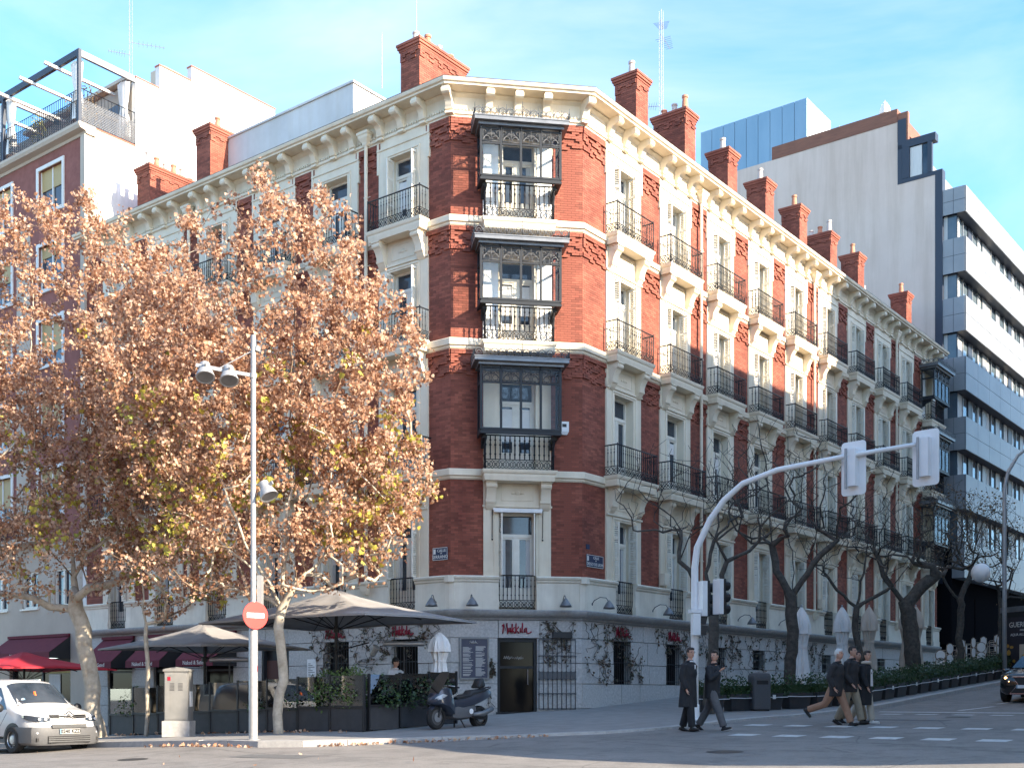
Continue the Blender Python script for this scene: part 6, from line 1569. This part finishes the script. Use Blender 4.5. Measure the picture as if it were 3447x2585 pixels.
def scooter():
    t = sthing('parked_scooter', 'dark blue maxi scooter parked on its stand beside the terrace screens', 'scooter', -9.75, -2.25, rz=R(-4))
    # local x runs from the front wheel (0) to the rear wheel (1.53)
    for x, r, w in ((0, .30, .13), (1.53, .29, .17)):
        n = 24; tt = MB().loft([[(q*math.cos(2*math.pi*j/n), z, q*math.sin(2*math.pi*j/n)) for j in range(n)] for q, z in ((r*.66, -w/2), (r*.9, -w/2), (r, -w*.25), (r, w*.25), (r*.9, w/2), (r*.66, w/2))], caps=False)
        o = tt.build('wheel', 'rubber', t, auto=40, loc=(x, 0, r))
        d = MB().loft([[(q*math.cos(2*math.pi*j/n), z, q*math.sin(2*math.pi*j/n)) for j in range(n)] for q, z in ((r*.68, -.03), (r*.3, -.05), (r*.1, -.06), (r*.1, .06), (r*.3, .05), (r*.68, .03))], caps=False); d.build('rim', 'plastic_grey', o)
        MB().lathe([(.12, 0), (.12, .006), (.05, .008)], n=16).build('brake_disc', 'steel', o, loc=(0, -.07, 0)).rotation_euler[0] = R(90)
    MB().tube([(0, -.09, .30), (.20, -.09, .82)], .03, 8).tube([(0, .09, .30), (.20, .09, .82)], .03, 8).build('fork', 'plastic_black', t)
    MB().loft([[(-.22+.05*k, y*(.09), .48+z) for y, z in ((-1, 0), (-.6, .05), (.6, .05), (1, 0))]+[(-.22+.05*k, y*.07, .46+z) for y, z in ((1, 0), (-1, 0))] for k in (0,)]+[[(x, y*.10, zz+.02*(1-abs(y))) for y in (-1, -.6, .6, 1)]+[(x, y*.08, zz-.02) for y in (1, -1)] for x, zz in ((-.05, .62), (.12, .64), (.25, .58))]).build('front_mudguard', 'scooter_paint', t, auto=40)
    body = MB()
    def sec(x, w, z0, z1, k=.7): return [(x, -w, z0+(z1-z0)*.15), (x, -w, z0+(z1-z0)*.6), (x, -w*k, z1), (x, w*k, z1), (x, w, z0+(z1-z0)*.6), (x, w, z0+(z1-z0)*.15), (x, w*.6, z0), (x, -w*.6, z0)]
    MB().loft([sec(-.22, .05, .66, .74), sec(-.14, .16, .60, .84), sec(.02, .25, .58, .98), sec(.20, .29, .48, 1.04), sec(.36, .26, .36, .98), sec(.48, .20, .30, .80)]).build('front_fairing', 'scooter_paint', t, auto=45)
    MB().loft([sec(.42, .18, .26, .52), sec(.62, .22, .22, .56), sec(.95, .23, .24, .62), sec(1.25, .18, .30, .66)]).build('belly', 'plastic_grey', t, auto=45)
    MB().loft([sec(.55, .13, .50, .72), sec(.80, .19, .50, .80), sec(1.15, .20, .56, .86), sec(1.50, .17, .66, .94), sec(1.86, .09, .78, .98), sec(1.98, .04, .84, .94)]).build('rear_fairing', 'scooter_paint', t, auto=45)
    MB().loft([sec(.62, .14, .74, .80), sec(.85, .17, .76, .86), sec(1.08, .17, .80, .88), sec(1.16, .16, .84, .97), sec(1.50, .15, .90, 1.0), sec(1.72, .11, .94, 1.02)]).build('seat', 'plastic_black', t, auto=50)
    MB().loft([[(-.10, -.17, .86), (-.10, .17, .86)], [(.06, -.22, 1.08), (.06, .22, 1.08)], [(.22, -.20, 1.30), (.22, .20, 1.30)], [(.34, -.13, 1.43), (.34, .13, 1.43)]], closed=False, caps=False).build('windscreen', 'glass_smoke', t, smooth=True)
    MB().tube([(.30, -.36, 1.06), (.26, -.2, 1.08), (.26, .2, 1.08), (.30, .36, 1.06)], .016, 6).build('handlebar', 'steel', t, smooth=True)
    for s in (-1, 1):
        MB().tube([(.32, s*.30, 1.06), (.38, s*.44, 1.03)], .022, 8).build('grip', 'plastic_black', t)
        m = MB().ball((.16, s*.40, 1.20), .04, .09, .06, 10, 6).build('mirror', 'plastic_black', t, smooth=True); MB().tube([(.12, s*.26, 1.06), (.16, s*.38, 1.18)], .010, 5).build('stem', 'plastic_black', m)
        MB().add([(-.18, s*.10, .70), (-.05, s*.235, .74), (.12, s*.29, .84), (.02, s*.255, .88), (-.14, s*.16, .80)], [(0, 1, 2, 3, 4)]).build('headlight', 'lamp_lens', t)
        MB().tube([(1.50, s*.18, .96), (1.80, s*.15, 1.02), (1.97, s*.02, 1.06)], .018, 6).build('grab_rail', 'plastic_black', t, smooth=True)
    MB().loft([sec(1.40, .13, 1.02, 1.10), sec(1.50, .15, 1.02, 1.26), sec(1.62, .13, 1.04, 1.28), sec(1.70, .08, 1.06, 1.18)]).build('backrest', 'plastic_black', t, auto=50)
    MB().tube([(1.10, -.22, .36), (1.45, -.24, .38), (1.78, -.24, .50)], [.05, .075, .07], 10).build('exhaust', 'zinc', t, smooth=True)
    MB().prism([(1.05, .28), (1.58, .22), (1.66, .34), (1.52, .44), (1.05, .44)], 'y', -.20, -.12).build('swingarm', 'plastic_black', t)
    MB().lathe([(.07, 0), (.07, .01)], n=14).build('badge', 'sign_white', t, loc=(1.02, -.235, .44)).rotation_euler[0] = R(90)
    o = text_mb('TMAX', .09).build('lettering', 'lettering', t, loc=(.40, -.262, .84)); o.rotation_euler = (0, R(-24), R(8))
    MB().tube([(.75, -.1, .26), (.85, -.2, .01)], .02, 6).tube([(.75, .1, .26), (.85, .2, .01)], .02, 6).build('stand', 'plastic_black', t)
scooter()
# ------------------------------------------------------------------ people
def person(label, u, v, heading, H=1.76, legs=((22, 8), (-18, 25)), arms=((-20, 20), (20, 25)), coat='jacket_dark', coat_len=.50, trousers='trousers_black', shoes='shoe_black',
           hair='hair_dark', hairlen=0, head_turn=0, lean=2, skirt=0.0, extra=None, hand_up=None, g=GR, fem=False, z=None):
    x, y = W2(u, v); t = thing('person', label, 'person', (x, y, g(u, v) if z is None else z), ANG+heading)
    # local: walks towards +x, left side is +y
    k = H/1.76; hip = .92*k; sh = 1.45*k; shw = (.17 if fem else .195)*k; hw = .095*k
    L1, L2 = .45*k, .44*k; A1, A2 = .29*k, .26*k
    ls = []
    for s, (a, kn) in zip((1, -1), legs):
        a = R(a); kn = R(kn); h = Vector((0, s*hw, 0)); kp = h+Vector((math.sin(a)*L1, 0, -math.cos(a)*L1)); b = a-kn; an = kp+Vector((math.sin(b)*L2, 0, -math.cos(b)*L2)); ls.append([h, kp, an, b])
    low = min(l[2].z-.075*k*math.cos(max(-.9, min(.9, l[3])))-max(0, -math.sin(l[3]))*.10*k for l in ls); dz = -low
    for l in ls:
        for i in range(3): l[i] = l[i]+Vector((0, 0, dz))
    hz = dz; ln = R(lean); T = lambda d, zz, s=0: Vector((math.sin(ln)*zz+d, s, hz+math.cos(ln)*zz))
    sz = sh-hip; hd = T(.03, sz+.245*k); rz = Matrix.Rotation(R(head_turn), 3, 'Z')
    ar = []
    for s, (a, e) in zip((1, -1), arms):
        a = R(a); e = R(e); p = T(0, sz-.03*k, s*shw); el = p+Vector((math.sin(a)*A1, s*.06, -math.cos(a)*A1)); f = a+e; wr = el+Vector((math.sin(f)*A2, -s*.03, -math.cos(f)*A2)); ar.append([p, el, wr, f])
    if hand_up is not None: # bring one hand up to the chest
        s = hand_up; i = 0 if s > 0 else 1; p = ar[i][0]; el = p+Vector((.10, s*.10, -A1*.93)); wr = el+Vector((.16, -s*.12, A2*.72)); ar[i] = [p, el, wr, math.pi*.75]
    b = MB()
    b.tube([T(0, -.02), T(.01, .12), T(0, .3), T(0, sz-.08), T(.01, sz+.02), T(.02, sz+.12*k)], [.10*k, .10*k, .105*k, .11*k, .08*k, .055*k], 10)
    b.ball(hd, .092*k, .075*k, .118*k, 14, 10, rz); b.ball(hd+rz @ Vector((.035, 0, -.06*k)), .055*k, .055*k, .06*k, 10, 6)
    b.ball(hd+rz @ Vector((.095*k, 0, -.012)), .022, .014, .026, 8, 5)
    for s in (-1, 1): b.ball(hd+rz @ Vector((-.005, s*.078*k, -.01)), .018, .012, .03, 6, 5)
    for h, kp, an, bb in ls: b.tube([h, (h+kp)/2, kp, kp+(an-kp)*.35, an], [.085*k, .075*k, .055*k, .058*k, .038*k], 8)
    for p, el, wr, f in ar: b.tube([p, el, wr], [.05*k, .04*k, .028*k], 8)
    for (p, el, wr, f), s in zip(ar, (1, -1)):
        d = Vector((math.sin(f), 0, -math.cos(f))); q = d.orthogonal().normalized(); c = wr+d*.05
        b.ball(c, .036, .022, .046, 8, 6, d.to_track_quat('Z', 'Y').to_matrix())
        for fi in range(4): o = Vector((q.x, q.y, q.z))*0+Vector((.0, (fi-1.5)*.017, 0)); b.tube([c+d*.03+o, c+d*.065+o+Vector((.008, -s*.008, 0)), c+d*(.085+.006*(1.5-abs(fi-1.5)))+o+Vector((.02, -s*.018, 0))], [.009, .008, .006], 5)
        b.tube([c-d*.01+Vector((.025, 0, 0)), c+d*.03+Vector((.05, 0, 0)), c+d*.05+Vector((.052, -s*.01, 0))], [.011, .009, .007], 5)
    remesh_mb(b, .013, 2).build('body', 'skin', t, smooth=True)
    # trousers, shoes
    b = MB(); b.tube([T(0, -.10), T(0, .0), T(0, .12)], [.13*k, .155*k, .14*k], 12)
    for h, kp, an, bb in ls: b.tube([h+Vector((0, 0, .03)), (h+kp)/2, kp, kp+(an-kp)*.5, an+(kp-an)*.04], [.115*k, .108*k, .090*k, .086*k, .084*k], 10)
    remesh_mb(b, .018, 2).build('trousers', trousers, t, smooth=True)
    for h, kp, an, bb in ls:
        pit = max(-.9, min(.55, bb)) if bb < -.2 else max(-.1, bb*.6)
        d = Vector((math.cos(pit), 0, math.sin(pit))); n = Vector((-math.sin(pit), 0, math.cos(pit)))
        c = an-n*.045; s = MB().tube([c-d*.075, c-d*.03, c+d*.07, c+d*.15, c+d*.19], [.034, .044, .044, .036, .018], 8, flat=.85).tube([an+n*.04, an-n*.03], .046, 8)
        o = remesh_mb(s, .014, 2).build('shoe', shoes, t, smooth=True)
        MB().tube([c-d*.08-n*.034, c+d*.06-n*.036, c+d*.185-n*.03], [.030, .040, .026], 6, flat=.3).build('sole', 'shoe_white' if shoes == 'sneaker_black' else shoes, o)
    # coat or jacket with sleeves
    b = MB(); cl = coat_len-sz
    pts = [T(.0, sz-coat_len), T(0, (sz-coat_len)*.4+.1), T(.0, .22), T(0, sz*.6), T(0, sz-.06), T(.01, sz+.04*k)]
    rd = [.200*k+skirt, .198*k+skirt*.4, .195*k, .212*k, .185*k, .09*k]
    rings = []
    for p, r_ in zip(pts, rd): rings.append([(p.x+r_*.80*math.cos(2*math.pi*j/16), p.y+r_*1.12*math.sin(2*math.pi*j/16), p.z) for j in range(16)])
    b.loft(rings)
    for p, el, wr, f in ar: b.tube([p+Vector((0, 0, .01)), (p+el)/2, el, (el+wr)/2, wr-(wr-el)*.03], [.094*k, .086*k, .076*k, .070*k, .058*k], 10)
    for s in (-1, 1): b.ball(T(0, sz-.03*k, s*shw*.92), .085*k, .075*k, .075*k, 10, 6)
    remesh_mb(b, .018, 2).build('coat', coat, t, smooth=True)
    MB().tube([T(.0, sz+.02*k)+Vector((.075*math.cos(a), .085*math.sin(a), .03+.015*math.cos(a))) for a in [2*math.pi*i/12 for i in range(13)]], .026, 6).build('collar', coat, t, smooth=True)
    # hair, eyes
    h = MB(); h.ball(hd+rz @ Vector((-.018, 0, .022)), .096*k, .084*k, .112*k, 14, 10, rz)
    if hairlen: h.tube([hd+rz @ Vector((-.05, 0, .02)), hd+rz @ Vector((-.075, 0, -.08)), hd+rz @ Vector((-.06, 0, -.08-hairlen))], [.08, .078, .05], 10)
    h.ball(hd+rz @ Vector((.035, .01, .085)), .06*k, .062*k, .04*k, 10, 6, rz)
    hm = remesh_mb(h, .014, 1); keep = []
    for f in hm.f:
        c = sum((Vector(hm.v[i]) for i in f), Vector())/len(f); q = rz.inverted() @ (c-hd)
        if not (q.x > .035 and q.z < .062 and abs(q.y) < .075): keep.append(f)
    hm.f = keep; hm.build('hair', hair, t, smooth=True)
    for s in (-1, 1): MB().ball(hd+rz @ Vector((.082*k, s*.032, .012)), .010, .014, .009, 8, 5).build('eye', 'hair_dark', t)
    MB().ball(hd+rz @ Vector((.083*k, 0, -.062*k)), .010, .026, .007, 8, 4).build('mouth', 'red_logo', t)
    if extra: extra(t, T, sz, hd, rz, k)
    return t
HD = -math.pi/2  # walking out across the side street
def glasses_shirt(t, T, sz, hd, rz, k):
    MB().add([T(.155, sz-.02, -.035), T(.155, sz-.02, .035), T(.16, sz-.22, .005), T(.16, sz-.22, -.005)], [(0, 1, 2, 3)]).build('shirt', 'shirt_white', t)
    MB().tube([T(.065, sz+.035)+Vector((.03*math.cos(a), .07*math.sin(a), .02)) for a in [2*math.pi*i/12 for i in range(13)]], .018, 6).build('shirt_collar', 'shirt_white', t)
    g = MB()
    for s in (-1, 1): g.ring(tuple(hd+rz @ Vector((.100, s*.034, .012))), .024, .003, 12, 'yz', 4); g.tube([hd+rz @ Vector((.098, s*.058, .014)), hd+rz @ Vector((.0, s*.084, .014))], .003, 4)
    g.build('glasses', 'plastic_black', t)
person('person in a long black coat and glasses walking with dark trousers', -8.05, -8.35, HD, 1.80, legs=((-10, 6), (14, 10)), arms=((-14, 30), (-6, 26)), coat='coat_black', coat_len=.98, trousers='trousers_black', skirt=.04, extra=glasses_shirt, head_turn=-25)
person('person in a short dark jacket and grey trousers raising one hand to the chest', -7.6, -8.72, HD, 1.78, legs=((-22, 10), (24, 4)), arms=((-14, 20), (10, 20)), coat='coat_black', coat_len=.72, trousers='trousers_grey', shoes='sneaker_black', head_turn=-95, hand_up=-1)
person('white haired person in a dark jacket and tan trousers striding with a raised heel', -5.25, -10.68, HD, 1.76, legs=((24, 4), (-30, 42)), arms=((-16, 40), (-18, 44)), coat='jacket_dark', coat_len=.74, trousers='trousers_tan', hair='hair_white', lean=4, head_turn=-6)
person('person in a dark jacket and khaki trousers beside the white haired walker', -4.7, -10.82, HD, 1.78, legs=((18, 6), (-12, 16)), arms=((-10, 40), (-8, 44)), coat='jacket_dark', coat_len=.72, trousers='trousers_khaki', head_turn=-10)
def scarf(t, T, sz, hd, rz, k):
    MB().tube([T(.02, sz+.06)+Vector((.085*math.cos(a), .09*math.sin(a), 0)) for a in [2*math.pi*i/12 for i in range(13)]], .04, 7).build('scarf', 'canvas_beige', t, smooth=True)
    MB().add([T(.15, sz-.1, -.06), T(.15, sz-.1, .06), T(.17, .0, .09), T(.17, .0, -.09)], [(0, 1, 2, 3)]).build('pale_top', 'shirt_white', t)
person('dark haired person in a black open coat and cream trousers, rightmost of the group', -4.2, -10.98, HD, 1.66, legs=((12, 5), (-16, 14)), arms=((-8, 20), (6, 16)), coat='coat_black', coat_len=.95, trousers='trousers_cream', shoes='shoe_white', hairlen=.10, head_turn=-20, skirt=.03, extra=scarf, fem=True)
person('person with brown hair half hidden in the middle of the walking group', -3.9, -10.62, HD, 1.68, legs=((16, 5), (-14, 14)), arms=((-8, 20), (6, 16)), coat='jacket_dark', coat_len=.85, trousers='trousers_khaki', hairlen=.08, head_turn=-5, fem=True)
def cap(t, T, sz, hd, rz, k):
    MB().ball(hd+Vector((-.01, 0, .06)), .105, .095, .085, 12, 6).build('cap', 'plastic_black', t, smooth=True); MB().box(.05, .17, -.07, .07, 0, .012).build('cap_peak', 'plastic_black', t, loc=tuple(hd+Vector((0, 0, .045))))
    MB().box(.14, .16, -.09, .09, -.25, .12).build('apron', 'plastic_black', t, loc=tuple(T(0, sz-.2)))
person('person in a black cap and pale shirt standing behind the terrace hedge', -7.9, .9, R(-100), 1.72, legs=((2, 2), (-2, 2)), arms=((12, 40), (14, 40)), coat='shirt_white', coat_len=.6, trousers='trousers_black', extra=cap, g=G, head_turn=25)
